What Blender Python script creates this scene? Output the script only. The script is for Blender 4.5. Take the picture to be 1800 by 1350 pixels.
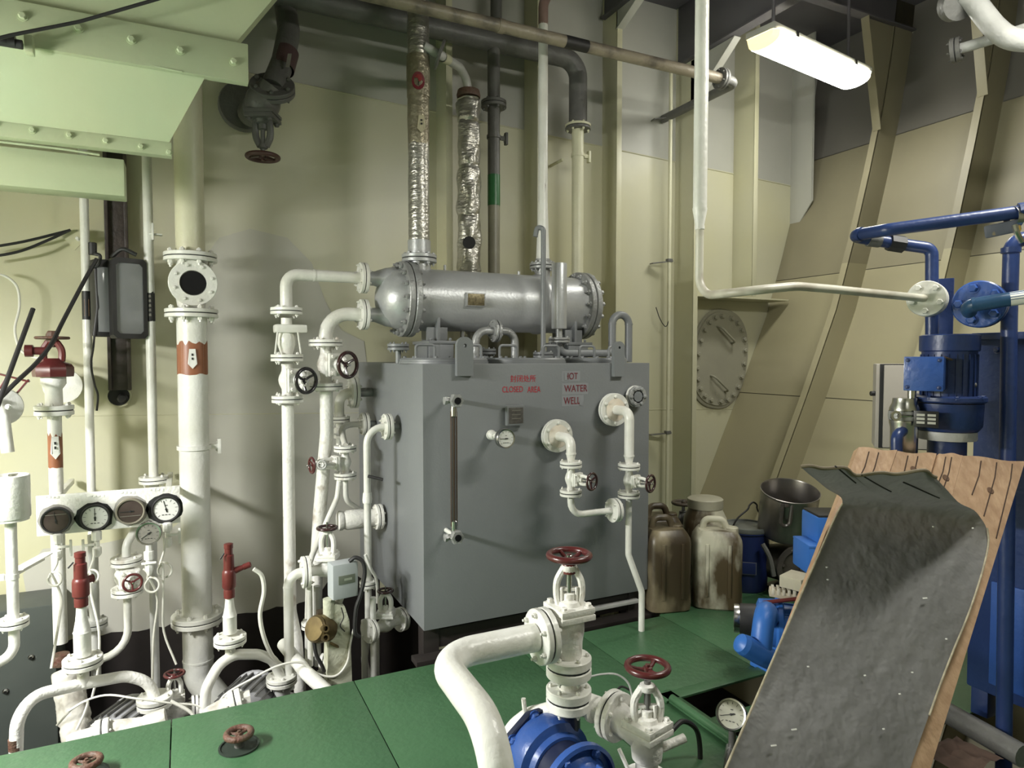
import bpy, bmesh, math, random
from mathutils import Vector, Matrix
random.seed(7)
sc = bpy.context.scene
for o in list(bpy.data.objects): bpy.data.objects.remove(o)
COL = sc.collection
# ------------------------------------------------------------------ camera
F = 1180.0; YAW = math.radians(26.0); PIT = math.atan(48.0/F)
CAMP = Vector((0, 0, 1.6))
cd = bpy.data.cameras.new('camera'); cam = bpy.data.objects.new('camera', cd); COL.objects.link(cam)
cam.location = CAMP; cam.rotation_euler = (math.pi/2-PIT, 0, -YAW)
cd.sensor_width = 36; cd.lens = 36*F/1800; cd.clip_start = .02
sc.camera = cam
# ------------------------------------------------------------------ world, exposure
w = bpy.data.worlds.new('world'); sc.world = w; w.use_nodes = True
w.node_tree.nodes['Background'].inputs[0].default_value = (.80, .86, .80, 1)
w.node_tree.nodes['Background'].inputs[1].default_value = .10
sc.view_settings.view_transform = 'Standard'; sc.view_settings.look = 'None'
sc.view_settings.gamma = 1; sc.view_settings.use_curve_mapping = False
sc.view_settings.exposure = 2.2
LAMP_W = 15.0      # emission of the fluorescent diffusers

RT = Vector((math.cos(YAW), -math.sin(YAW), 0))
FW = Vector((math.sin(YAW)*math.cos(PIT), math.cos(YAW)*math.cos(PIT), -math.sin(PIT)))
UP = RT.cross(FW)
U = Vector((1, 0, 0)); V = Vector((0, 1, 0)); Z = Vector((0, 0, 1))
def ray(x, y): return RT*((x-900)/F) + UP*((675-y)/F) + FW
def P(x, y, v): d = ray(x, y); return CAMP + d*(v/d.y)           # on the plane at distance v
def PZ(x, y, z): d = ray(x, y); return CAMP + d*((z-1.6)/d.z)    # on a level plane
def PU(x, y, u): d = ray(x, y); return CAMP + d*(u/d.x)
def PD(x, y, d): return CAMP + ray(x, y)*d                       # at a given depth
def dep(p): return (p-CAMP).dot(FW)
def px(p, w): return w*dep(p)/F                                  # pixel length -> metres at p
def zat(u, v, y):                                                # height where the upright line (u,v) crosses pixel row y
    lo, hi = -3.0, 8.0
    for _ in range(50):
        m = (lo+hi)/2; q = Vector((u, v, m))-CAMP
        yy = 675 - F*q.dot(UP)/q.dot(FW)
        if yy > y: lo = m
        else: hi = m
    return lo
def route(pts, tol=.045):
    ps = [P(*p[:3]) for p in pts]
    for i in range(1, len(ps)):
        for k in range(3):
            if abs(ps[i][k]-ps[i-1][k]) < tol: ps[i][k] = ps[i-1][k]
    return ps

# ------------------------------------------------------------------ materials
MATS = {}
def mat(name, c, rough=.45, metal=0, c2=None, ns=6, mix=.5, bump=0, bs=40, spec=.5, det=3, stretch=None, mix2=None, coat=0):
    if name in MATS: return MATS[name]
    m = bpy.data.materials.new(name); m.use_nodes = True; nt = m.node_tree
    b = nt.nodes['Principled BSDF']
    b.inputs['Base Color'].default_value = (*c, 1); b.inputs['Roughness'].default_value = rough
    b.inputs['Metallic'].default_value = metal; b.inputs['Specular IOR Level'].default_value = spec
    if coat: b.inputs['Coat Weight'].default_value = coat; b.inputs['Coat Roughness'].default_value = .15
    geo = nt.nodes.new('ShaderNodeNewGeometry'); src = geo.outputs['Position']
    if stretch:
        mp = nt.nodes.new('ShaderNodeMapping'); mp.inputs['Scale'].default_value = stretch
        nt.links.new(src, mp.inputs['Vector']); src = mp.outputs['Vector']
    if c2:
        n = nt.nodes.new('ShaderNodeTexNoise'); n.inputs['Scale'].default_value = ns; n.inputs['Detail'].default_value = det
        nt.links.new(src, n.inputs['Vector'])
        r = nt.nodes.new('ShaderNodeValToRGB'); r.color_ramp.elements[0].position = .5-.28*(1-mix)-.06; r.color_ramp.elements[1].position = .5+.28*(1-mix)+.06
        if mix2: r.color_ramp.elements[0].position, r.color_ramp.elements[1].position = mix2
        r.color_ramp.elements[0].color = (*c, 1); r.color_ramp.elements[1].color = (*c2, 1)
        nt.links.new(n.outputs['Fac'], r.inputs['Fac']); nt.links.new(r.outputs['Color'], b.inputs['Base Color'])
    if bump:
        n = nt.nodes.new('ShaderNodeTexNoise'); n.inputs['Scale'].default_value = bs; n.inputs['Detail'].default_value = 2
        nt.links.new(src, n.inputs['Vector'])
        bp = nt.nodes.new('ShaderNodeBump'); bp.inputs['Strength'].default_value = bump; bp.inputs['Distance'].default_value = .01
        nt.links.new(n.outputs['Fac'], bp.inputs['Height']); nt.links.new(bp.outputs['Normal'], b.inputs['Normal'])
    MATS[name] = m; return m
def emis(name, c, s):
    m = mat(name, c); b = m.node_tree.nodes['Principled BSDF']
    b.inputs['Emission Color'].default_value = (*c, 1); b.inputs['Emission Strength'].default_value = s; return m
WHITE = mat('white_paint', (.82, .82, .78), .32, c2=(.62, .61, .54), ns=5, mix=.2, bump=.25, bs=45)
WHITE2 = mat('white_paint_worn', (.79, .78, .73), .38, c2=(.40, .34, .27), ns=9, mix2=(.60, .75), bump=.4, bs=60)
CREAM = mat('cream_paint', (.66, .65, .47), .38, c2=(.55, .53, .38), ns=4, mix=.2, bump=.2, bs=40)
GREYW = mat('grey_white_paint', (.55, .55, .53), .4, c2=(.42, .42, .40), ns=6, mix=.2, bump=.3, bs=40)
CLOTH = mat('painted_cloth_lagging', (.62, .60, .54), .6, c2=(.36, .33, .28), ns=11, mix2=(.52, .7), bump=.9, bs=22)
DARK = mat('black_gap', (.012, .012, .013), .6)
GLASSD = mat('dark_glass', (.010, .010, .012), .2, spec=.25)
BLACK = mat('black_rubber', (.022, .021, .021), .5)
GREYB = mat('dark_grey_paint', (.145, .145, .135), .45, c2=(.095, .092, .087), ns=8, mix=.3, bump=.3, bs=40)
SILVER = mat('silver_paint', (.52, .53, .535), .36, .38, c2=(.46, .47, .475), ns=7, mix=.3, bump=.12, bs=60)
SILVERD = mat('silver_paint_dull', (.40, .41, .41), .42, .35, c2=(.28, .28, .27), ns=14, mix=.3, bump=.4, bs=60)
TANK = mat('grey_tank_paint', (.198, .208, .214), .40, c2=(.182, .191, .197), ns=3, mix=.2, bump=.08, bs=90)
FOIL = mat('aluminium_foil', (.56, .55, .51), .36, .85, c2=(.40, .38, .33), ns=16, mix=.2, bump=.8, bs=22, stretch=(1, 1, 2.2))
FOILB = mat('stained_foil', (.36, .33, .24), .4, .6, c2=(.22, .19, .13), ns=16, mix=.2, bump=.8, bs=30)
STEEL = mat('bright_steel', (.60, .60, .58), .25, 1, c2=(.42, .41, .38), ns=20, mix=.2)
RED = mat('dark_red_paint', (.105, .021, .021), .28, c2=(.07, .014, .014), ns=14, mix=.2, coat=.3)
REDB = mat('red_paint', (.135, .024, .021), .36, c2=(.10, .018, .016), ns=14, mix=.2)
MAROON = mat('maroon_black_paint', (.05, .017, .017), .25, c2=(.03, .012, .012), ns=14, mix=.2, coat=.3)
BLKW = mat('black_wheel_paint', (.018, .015, .016), .25, coat=.3)
RUST = mat('rusty_red', (.12, .042, .028), .6, c2=(.10, .08, .055), ns=30, mix=.2, bump=.6, bs=60)
BROWN = mat('brown_band_paint', (.30, .115, .055), .4, c2=(.24, .09, .045), ns=12, mix=.2)
BROWNG = mat('brown_grey_pipe', (.29, .25, .185), .42, c2=(.135, .115, .09), ns=9, mix2=(.42, .66), bump=.3, bs=50)
BLUE = mat('blue_paint', (.035, .10, .36), .33, c2=(.028, .075, .27), ns=6, mix=.2, bump=.2, bs=40, coat=.2)
BLUED = mat('deep_blue_paint', (.022, .045, .15), .35, c2=(.018, .034, .11), ns=6, mix=.2, bump=.15, bs=40)
BLUEP = mat('blue_plastic', (.04, .16, .52), .4)
GREEN = mat('green_deck_paint', (.060, .145, .068), .36, c2=(.050, .122, .057), ns=3, mix=.2, bump=.25, bs=30)
GREENB = mat('green_band_paint', (.03, .15, .05), .35)
WALLC = mat('cream_wall_paint', (.55, .53, .33), .38, c2=(.53, .52, .41), ns=.9, mix=.3, bump=.22, bs=7, det=5)
WALLG = mat('grey_white_wall_paint', (.46, .46, .41), .42, c2=(.40, .40, .36), ns=1.6, mix=.2, bump=.22, bs=7, det=5)
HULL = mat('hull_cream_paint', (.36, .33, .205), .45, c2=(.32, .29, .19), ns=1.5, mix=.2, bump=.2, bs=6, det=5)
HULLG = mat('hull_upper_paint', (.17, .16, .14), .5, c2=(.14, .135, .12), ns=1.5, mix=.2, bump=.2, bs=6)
HULLM = mat('hull_brown_shaded', (.27, .245, .16), .5, c2=(.23, .21, .14), ns=1.5, mix=.2, bump=.2, bs=6)  # browner course, darkened further to carry the shade on the upper ship side
CEIL = mat('deckhead_grey', (.13, .125, .135), .6, c2=(.09, .085, .095), ns=2, mix=.2)
BILGE = mat('bilge_brown_black', (.030, .024, .022), .5, c2=(.018, .015, .014), ns=5, mix=.2, bump=.3, bs=12)
TRUNK = mat('pale_green_paint', (.44, .52, .33), .42, c2=(.46, .50, .31), ns=2.2, mix=.2, bump=.22, bs=12, det=4)
MOTOR = mat('grey_motor_paint', (.36, .36, .38), .45, c2=(.27, .27, .28), ns=8, mix=.2)
BRASS = mat('dirty_brass', (.22, .165, .075), .4, .7, c2=(.09, .065, .035), ns=18, mix=.2)
CAST = mat('pale_green_casting', (.52, .53, .41), .5, c2=(.30, .29, .20), ns=14, mix2=(.52, .68), bump=.5, bs=40)
DIAL = mat('dial_white', (.72, .72, .68), .35)
DIALD = mat('dial_dirty', (.22, .21, .18), .3, c2=(.15, .14, .12), ns=40, mix=.2)
DIALBR = mat('dial_fogged_brown', (.05, .036, .032), .15, c2=(.075, .056, .048), ns=20, mix=.2)
WIREW = mat('white_tubing', (.68, .67, .60), .4)
TXTR = mat('red_lettering', (.42, .02, .035), .5)
TXTM = mat('dark_red_lettering', (.17, .02, .03), .5)
TXTB = mat('black_print', (.02, .02, .02), .5)
PATCH = mat('faded_grey_patch', (.245, .252, .265), .45)
STAIN = mat('rust_tinted_white_paint', (.74, .62, .48), .36, c2=(.72, .70, .63), ns=10, mix=.2, bump=.25, bs=45)

# ------------------------------------------------------------------ objects
WM = {}
def setm(o, M, parent):
    WM[o.name] = M.copy()
    if parent is not None:
        o.parent = parent; o.matrix_basis = WM[parent.name].inverted() @ M
    else: o.matrix_basis = M
def tag(o, label, cat, group=None, kind=None):
    o['label'] = label; o['category'] = cat
    if group: o['group'] = group
    if kind: o['kind'] = kind
    return o
def thing(name, label, cat, pos, group=None):
    o = bpy.data.objects.new(name, None); o.empty_display_size = .05; COL.objects.link(o)
    setm(o, Matrix.Translation(pos), None); return tag(o, label, cat, group)
def put(name, me, M, parent=None, label=None):
    o = bpy.data.objects.new(name, me); COL.objects.link(o); setm(o, M, parent)
    if label: o['label'] = label
    return o
def frame(pos, axis, ref=None):
    a = Vector(axis).normalized()
    r = Vector(ref) if ref is not None else (Z if abs(a.z) < .9 else V)
    x = r.cross(a)
    if x.length < 1e-4: x = U.cross(a)
    x.normalize(); y = a.cross(x)
    M = Matrix((x, y, a)).transposed().to_4x4(); M.translation = pos; return M
CACHE = {}
def mk(key, builder, m, smooth=True, bevel=0):
    """mesh cache: builder(bm) fills a bmesh in local coordinates"""
    k = (key, m.name) if key is not None else None
    if k and k in CACHE: return CACHE[k]
    bm = bmesh.new(); builder(bm)
    if bevel: bmesh.ops.bevel(bm, geom=[e for e in bm.edges if len(e.link_faces) == 2 and e.calc_face_angle() > .6], offset=bevel, segments=2, affect='EDGES', profile=.6)
    bmesh.ops.recalc_face_normals(bm, faces=bm.faces)
    me = bpy.data.meshes.new('mesh'); bm.to_mesh(me); bm.free(); me.materials.append(m)
    if smooth:
        for p in me.polygons: p.use_smooth = True
        try: me.set_sharp_from_angle(angle=.65)
        except Exception: pass
    if k: CACHE[k] = me
    return me
def lathe_bm(bm, prof, seg=24, cap=True, M=None):
    rings = []
    for r, h in prof:
        if r < 1e-5: rings.append([bm.verts.new((0, 0, h))]); continue
        rings.append([bm.verts.new((r*math.cos(2*math.pi*i/seg), r*math.sin(2*math.pi*i/seg), h)) for i in range(seg)])
    for a, b in zip(rings, rings[1:]):
        for i in range(seg):
            j = (i+1) % seg
            if len(a) == 1 and len(b) == 1: continue
            if len(a) == 1: bm.faces.new((a[0], b[j], b[i]))
            elif len(b) == 1: bm.faces.new((a[i], a[j], b[0]))
            else: bm.faces.new((a[i], a[j], b[j], b[i]))
    if cap:
        if len(rings[0]) > 2: bm.faces.new(rings[0][::-1])
        if len(rings[-1]) > 2: bm.faces.new(rings[-1])
    if M is not None: bmesh.ops.transform(bm, matrix=M, verts=[v for r in rings for v in r])
def box_bm(bm, sx, sy, sz, c=(0, 0, 0), M=None):
    T = Matrix.Translation(c) @ Matrix.Diagonal((sx, sy, sz, 1))
    bmesh.ops.create_cube(bm, size=1, matrix=(M @ T) if M is not None else T)
def R3(*a): return tuple(round(x, 4) for x in a)
def lathe(name, prof, m, pos, axis, parent=None, seg=24, cap=True, ref=None, label=None):
    me = mk(('lathe', tuple(R3(*p) for p in prof), seg, cap), lambda bm: lathe_bm(bm, prof, seg, cap), m)
    return put(name, me, frame(Vector(pos), axis, ref), parent, label)
def cyl(name, r, h, m, pos, axis, parent=None, seg=20, bev=.12, label=None):
    b = min(r, h)*bev
    return lathe(name, [(r-b, 0), (r, b), (r, h-b), (r-b, h)], m, pos, axis, parent, seg, label=label)
def box(name, s, m, c, parent=None, M=None, bevel=.003, label=None):
    """box of size s centred on c, or in the frame M"""
    s = R3(*s); bv = min(bevel, min(s)*.3)
    me = mk(('box', s, round(bv, 5)), lambda bm: box_bm(bm, *s), m, True, bv)
    MM = Matrix.Translation(Vector(c)) if M is None else M @ Matrix.Translation(Vector(c))
    return put(name, me, MM, parent, label)
def fillet(pts, R, n=6):
    out = [pts[0].copy()]
    Rs = R if isinstance(R, (list, tuple)) else [R]*len(pts)
    for i in range(1, len(pts)-1):
        a, b, c = pts[i-1], pts[i], pts[i+1]
        d1 = (a-b); d2 = (c-b); l1, l2 = d1.length, d2.length
        if l1 < 1e-5 or l2 < 1e-5: continue
        d1 /= l1; d2 /= l2
        ang = d1.angle(d2)
        if ang > math.pi-.05: out.append(b.copy()); continue
        t = min(Rs[i]/math.tan(ang/2), .49*l1 if i > 1 else .95*l1, .49*l2 if i < len(pts)-2 else .95*l2)
        r = t*math.tan(ang/2); bis = (d1+d2).normalized(); ctr = b + bis*(r/math.sin(ang/2))
        s = b+d1*t-ctr; e = b+d2*t-ctr; sw = math.pi-ang
        ax = s.cross(e).normalized()
        for k in range(n+1): out.append(ctr + Matrix.Rotation(sw*k/n, 3, ax) @ s)
    out.append(pts[-1].copy()); return out
def sweep_bm(bm, path, rad, seg=14, cap=True):
    n = len(path); rings = []
    t0 = (path[1]-path[0]).normalized()
    x = (Z if abs(t0.z) < .9 else V).cross(t0).normalized()
    acc = 0
    for i in range(n):
        if i == 0: t = t0
        elif i == n-1: t = (path[-1]-path[-2]).normalized()
        else: t = ((path[i]-path[i-1]).normalized()+(path[i+1]-path[i]).normalized()).normalized()
        x = (x - t*x.dot(t)).normalized(); y = t.cross(x)
        r = rad(i/(n-1)) if callable(rad) else (rad[i] if isinstance(rad, list) else rad)
        rings.append([bm.verts.new(path[i] + (x*math.cos(2*math.pi*k/seg)+y*math.sin(2*math.pi*k/seg))*r) for k in range(seg)])
    for a, b in zip(rings, rings[1:]):
        for k in range(seg):
            j = (k+1) % seg; bm.faces.new((a[k], a[j], b[j], b[k]))
    if cap: bm.faces.new(rings[0][::-1]); bm.faces.new(rings[-1])
    return rings
def tube(name, pts, r, m, parent=None, R=None, seg=14, n=6, smoothpath=False, label=None):
    pts = [Vector(p) for p in pts]
    path = fillet(pts, R if R is not None else (r*2.2 if not callable(r) else .08), n)
    o0 = pts[0].copy()
    me = mk(None, lambda bm: sweep_bm(bm, [p-o0 for p in path], r, seg), m)
    return put(name, me, Matrix.Translation(o0), parent, label)
def spline(pts, n=6):
    """Catmull-Rom through points"""
    pts = [Vector(p) for p in pts]; q = [pts[0]*2-pts[1]]+pts+[pts[-1]*2-pts[-2]]; out = []
    for i in range(1, len(q)-2):
        for k in range(n):
            t = k/n; a, b, c, d = q[i-1:i+3]
            out.append(.5*((2*b)+(c-a)*t+(2*a-5*b+4*c-d)*t*t+(3*b-a-3*c+d)*t**3))
    out.append(pts[-1]); return out
def wire(name, pts, r, m, parent=None, n=6, seg=8, label=None):
    path = spline(pts, n); o0 = path[0].copy()
    me = mk(None, lambda bm: sweep_bm(bm, [p-o0 for p in path], r, seg), m)
    return put(name, me, Matrix.Translation(o0), parent, label)
def poly(name, pts, th, m, parent=None, nrm=None, label=None, bevel=0):
    """flat plate from 3D outline points, thickness th along -normal"""
    pts = [Vector(p) for p in pts]; o0 = pts[0].copy()
    n = nrm if nrm is not None else (pts[1]-pts[0]).cross(pts[2]-pts[0]).normalized()
    def b(bm):
        a = [bm.verts.new(p-o0) for p in pts]; c = [bm.verts.new(p-o0-n*th) for p in pts]
        bm.faces.new(a); bm.faces.new(c[::-1])
        for i in range(len(a)): j = (i+1) % len(a); bm.faces.new((a[i], c[i], c[j], a[j]))
    me = mk(None, b, m, bevel > 0, bevel)
    return put(name, me, Matrix.Translation(o0), parent, label)
def hexbolt(bm, r, L, hh):
    for s in (0, 1):
        lathe_bm(bm, [(r*.9, 0), (r, hh*.2), (r, hh*.8), (r*.8, hh)], 6, True, Matrix.Translation((0, 0, L/2)) if s == 0 else Matrix.Translation((0, 0, -L/2)) @ Matrix.Rotation(math.pi, 4, 'X'))
    lathe_bm(bm, [(r*.5, -L/2-hh*1.7), (r*.5, L/2+hh*1.25)], 8)
def bolt(parent, pos, axis, r, L=.02, m=WHITE, name='bolt'):
    me = mk(('bolt', R3(r, L)), lambda bm: hexbolt(bm, r, L, r*1.2), m)
    return put(name, me, frame(Vector(pos), axis), parent)
def head(parent, pos, axis, r, m=WHITE, h=None, name='bolt'):
    h = h or r*1.2
    me = mk(('head', R3(r, h)), lambda bm: (lathe_bm(bm, [(r*1.35, -.001), (r*1.35, r*.25)], 12), lathe_bm(bm, [(r, 0), (r, h*.8), (r*.75, h)], 6)), m)
    return put(name, me, frame(Vector(pos), axis), parent)
def flange(par, pos, axis, R, t=.016, n=6, m=WHITE, gap=.005, hub=None, single=False, a0=None, m2=None, bm_=None):
    """bolted flange pair centred on pos"""
    pos = Vector(pos); ax = Vector(axis).normalized(); M = frame(pos, ax); b = t*.12
    prof = [(R-b, 0), (R, b), (R, t-b), (R-b, t)]
    f1 = lathe('flange', prof, m, pos+ax*(gap/2), ax, par, 32)
    if not single:
        lathe('flange', prof, m2 or m, pos-ax*(gap/2), -ax, par, 32)
        lathe('gasket', [(R*.955, -gap*.52), (R*.955, gap*.52)], DARK, pos, ax, par, 24)
    x = M.col[0].xyz; y = M.col[1].xyz
    br = max(.0065, R*.10)
    for k in range(n):
        a = 2*math.pi*(k+(.5 if a0 is None else a0))/n
        q = pos+(x*math.cos(a)+y*math.sin(a))*R*.8
        if single: head(f1, q+ax*(gap/2+t), ax, br, bm_ or m)
        else: bolt(f1, q, ax, br, 2*t+gap, bm_ or m)
    return f1
def handwheel(par, pos, axis, R, m, ns=3, rr=None, dish=.15, a0=.25):
    pos = Vector(pos); ax = Vector(axis).normalized(); rr = rr or R*.135; Rm = R-rr
    def rim(bm):
        S, s = 36, 10; rings = []
        for i in range(S):
            a = 2*math.pi*i/S
            rings.append([bm.verts.new(((Rm+rr*math.cos(2*math.pi*k/s))*math.cos(a), (Rm+rr*math.cos(2*math.pi*k/s))*math.sin(a), rr*math.sin(2*math.pi*k/s))) for k in range(s)])
        for i in range(S):
            for k in range(s):
                a, b = rings[i], rings[(i+1) % S]; bm.faces.new((a[k], b[k], b[(k+1) % s], a[(k+1) % s]))
    M = frame(pos, ax)
    o = put('handwheel', mk(('rim', R3(R, rr)), rim, m), M, par)
    hz = -R*dish
    lathe('hub', [(R*.2, hz-R*.12), (R*.22, hz), (R*.2, hz+R*.14), (R*.1, hz+R*.16), (R*.1, hz+R*.26)], m, pos, ax, o, 12)
    def spoke(bm):
        p = [Vector((R*.12, 0, hz)), Vector((R*.45, 0, hz*.75)), Vector((Rm, 0, 0))]
        sweep_bm(bm, p, [R*.12, R*.10, R*.09], 8)
    me = mk(('spoke', R3(R, rr, dish)), spoke, m)
    for k in range(ns): put('spoke', me, M @ Matrix.Rotation(2*math.pi*(k+a0)/ns, 4, 'Z'), o)
    return o
def yoke(par, pos, axis, side, h, w_, m, r=None):
    """two bowed arms rising from pos along axis, joined in a boss at the top"""
    pos = Vector(pos); ax = Vector(axis).normalized(); sd = Vector(side).normalized(); r = r or w_*.2
    def b(bm):
        for s in (-1, 1):
            path = spline([sd*s*w_*.42, sd*s*w_*.5+ax*h*.3, sd*s*w_*.46+ax*h*.62, sd*s*w_*.2+ax*h*.93], 5)
            sweep_bm(bm, path, r, 8)
        lathe_bm(bm, [(w_*.26, h*.84), (w_*.3, h*.88), (w_*.3, h), (w_*.22, h*1.03)], 12, True, frame(Vector((0, 0, 0)), ax))
    return put('yoke', mk(None, b, m), Matrix.Translation(pos), par)
def bonnet(par, pos, axis, side, s, t, m, nb=4, roundp=False):
    """square two-layer bonnet plate with corner bolts, base centre at pos"""
    pos = Vector(pos); ax = Vector(axis).normalized(); M = frame(pos, ax, Vector(side).cross(ax)*-1)
    def b(bm):
        for k, (z0, sc_) in enumerate(((0, 1.0), (t*.56, .98))):
            box_bm(bm, s*sc_, s*sc_, t*.44, (0, 0, z0+t*.22))
        box_bm(bm, s*.93, s*.93, t*.2, (0, 0, t*.5))
    o = put('bonnet', mk(('bonnet', R3(s, t)), b, m, True, t*.06), M, par)
    for sx in (-1, 1):
        for sy in (-1, 1):
            head(o, M @ Vector((sx*s*.36, sy*s*.36, t)), ax, s*.085, m)
    lathe('gland', [(s*.3, 0), (s*.26, s*.1), (s*.16, s*.14), (s*.16, s*.3), (s*.1, s*.32)], m, pos+ax*t, ax, par, 14)
    return o
def globe_valve(name, label, pos, axis, stem, L, rb, RF, RW, wm, m=WHITE, side=None, nk=None, yh=None, group=None, nb=4, ns=3, tf=.014, ends=(1, 1), bsz=None, gap=.005, wh_tilt=None, angle=None, cat='valve', dish=.15, yr=None):
    """flanged globe valve: pos body centre, axis pipe direction, stem direction of the spindle"""
    pos = Vector(pos); ax = Vector(axis).normalized(); st = Vector(stem).normalized()
    t = thing(name, label, cat, pos, group)
    sd = Vector(side) if side is not None else ax
    if abs(sd.normalized().dot(st)) > .9: sd = st.cross(V)
    def b(bm):
        r0 = rb*.62
        for q in ([ax, -ax] if angle is None else [ax, Vector(angle).normalized()]):
            lathe_bm(bm, [(rb*.98, 0), (rb*.92, L*.12), (r0*1.05, L*.28), (r0, L*.40), (r0*1.12, L*.5)], 18, True, frame(Vector((0, 0, 0)), q))
        bmesh.ops.create_uvsphere(bm, u_segments=18, v_segments=10, radius=rb)
        lathe_bm(bm, [(rb*.8, 0), (rb*.8, (nk or rb*1.25))], 18, True, frame(Vector((0, 0, 0)), st))
    put('body', mk(None, b, m), Matrix.Translation(pos), t)
    dirs = [(-ax, ends[0]), (ax, ends[1])] if angle is None else [(Vector(angle).normalized(), ends[0]), (ax, ends[1])]
    for q, e in dirs:
        if e: flange(t, pos+q*(L/2+tf), q, RF, tf, nb, m, gap)
    nk = nk or rb*1.25; s = bsz or rb*2.1
    bonnet(t, pos+st*nk, st, sd, s, s*.28, m)
    yh = yh or rb*2.3
    yoke(t, pos+st*(nk+s*.28), st, sd, yh, s*.62, m, yr)
    top = pos+st*(nk+s*.28+yh)
    cyl('stem', RW*.1, yh+RW*.3, STEEL, top-st*yh*.8, st, t, 10)
    handwheel(t, top+st*RW*.22, st, RW, wm, ns, dish=dish)
    return t
def text_mesh(body, size, m, extrude=.0006):
    c = bpy.data.curves.new('text', 'FONT'); c.body = body; c.size = size; c.extrude = extrude; c.align_x = 'LEFT'
    o = bpy.data.objects.new('text', c); COL.objects.link(o)
    dg = bpy.context.evaluated_depsgraph_get(); me = bpy.data.meshes.new_from_object(o.evaluated_get(dg))
    bpy.data.objects.remove(o); me.materials.clear(); me.materials.append(m); return me
def facing(pos, nrm):
    """frame with X to the right and Y up on a surface whose outward normal is nrm"""
    n = Vector(nrm).normalized(); x = Z.cross(n).normalized(); y = n.cross(x)
    M = Matrix((x, y, n)).transposed().to_4x4(); M.translation = Vector(pos); return M
def band(name, pos, axis, r, h, m, parent, wob=0, seg=24, label=None):
    """painted band: a thin sleeve round a pipe, ragged at both ends when wob"""
    rnd = random.Random(int(abs(pos[0])*1000+abs(pos[2])*777))
    def b(bm):
        top = []; bot = []
        for i in range(seg):
            a = 2*math.pi*i/seg; d = wob*rnd.random()
            bot.append(bm.verts.new((r*math.cos(a), r*math.sin(a), -d*.6))); top.append(bm.verts.new((r*math.cos(a), r*math.sin(a), h-wob+2*wob*rnd.random())))
        for i in range(seg): j = (i+1) % seg; bm.faces.new((bot[i], bot[j], top[j], top[i]))
    return put(name, mk(None, b, m), frame(Vector(pos), axis), parent, label)
def onpipe(name, outline, pos, r, m, parent, ang=None, M=None):
    """flat outline (metres, x across, y up) wrapped on an upright pipe of radius r, facing the camera"""
    pos = Vector(pos)
    if ang is None: d = CAMP-pos; ang = math.atan2(d.y, d.x)
    def b(bm):
        vs = [bm.verts.new((r*math.cos(ang+x/r), r*math.sin(ang+x/r), y)) for x, y in outline]
        f = bm.faces.new(vs); bmesh.ops.triangulate(bm, faces=[f])
    return put(name, mk(None, b, m), Matrix.Translation(pos), parent)
def arrow_outline(w_, h):
    return [(-w_*.5, h), (w_*.5, h), (w_*.5, h*.25), (w_*.75, h*.25), (0, 0), (-w_*.75, h*.25), (-w_*.5, h*.25)]
def gauge(name, label, pos, nrm, R, group=None, rim=BLACK, face=DIAL, needle=90, depth=None, par=None, marks=True):
    t = par or thing(name, label, 'gauge', pos, group); pos = Vector(pos); n = Vector(nrm).normalized(); depth = depth or R*.5
    c = lathe('case', [(R*.9, -depth), (R, -depth*.9), (R, R*.06), (R*.96, R*.12), (R*.87, R*.1), (R*.86, 0), (0, 0)], rim, pos, n, t, 32)
    M = facing(pos+n*.0015, n)
    d = put('dial', mk(('disc', R3(R)), lambda bm: lathe_bm(bm, [(R*.85, -.001), (R*.85, 0)], 28), face), facing(pos+n*.001, n), t)
    if marks:
        def tk(bm):
            for k in range(11):
                a = math.radians(-45+27*k); L = R*(.12 if k % 2 else .18)
                box_bm(bm, L, R*.022, .0006, (0, 0, 0), Matrix.Rotation(a, 4, 'Z') @ Matrix.Translation((R*.70, 0, .0008)))
            for k in (-1, 0, 1): box_bm(bm, R*.14, R*.05, .0006, (k*R*.22, -R*.42, .0008))
            box_bm(bm, R*.16, R*.05, .0006, (R*.02, R*.3, .0008))
        put('scale_marks', mk(('ticks', R3(R)), tk, TXTB), M, d)
    def nd(bm):
        box_bm(bm, R*.85, R*.04, .0012, (R*.26, 0, .002)); box_bm(bm, R*.2, R*.1, .0012, (-R*.14, 0, .002)); lathe_bm(bm, [(R*.08, .001), (R*.07, .004)], 10)
    put('needle', mk(('needle', R3(R)), nd, TXTB), M @ Matrix.Rotation(math.radians(needle), 4, 'Z'), t)
    return t
def struct(o, label=None):
    o['kind'] = 'structure'
    if label: o['label'] = label
    return o
# ================================================================== the place
VW = 4.9; CZ = 4.75; ZB = -.95
HP = [(-1.2, 3.55), (-.3, 4.02), (.0, 4.2), (.28, 4.37), (.715, 4.58), (1.3, 4.87), (2.01, 5.2), (2.6, 5.40), (3.2, 5.58), (3.75, 5.73), (4.3, 5.84), (4.9, 5.92)]
def hu(z):
    for (a, b), (c, d) in zip(HP, HP[1:]):
        if z <= c: return b+(d-b)*(z-a)/(c-a)
    return HP[-1][1]
sA = P(520, 147, VW); sB = P(1287, 306, VW)
def seam_z(u): return sA.z+(sB.z-sA.z)*(u-sA.x)/(sB.x-sA.x)
def slab(name, pts, m, label, th=.02, nrm=None, cat='wall'):
    o = poly(name, pts, th, m, None, nrm, label); o['kind'] = 'structure'; o['category'] = cat; return o
UL = -3.4
sL = P(20, 733, VW); sR = P(1207, 720, VW)
def seam2(u): return sL.z+(sR.z-sL.z)*(u-sL.x)/(sR.x-sL.x)
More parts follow.
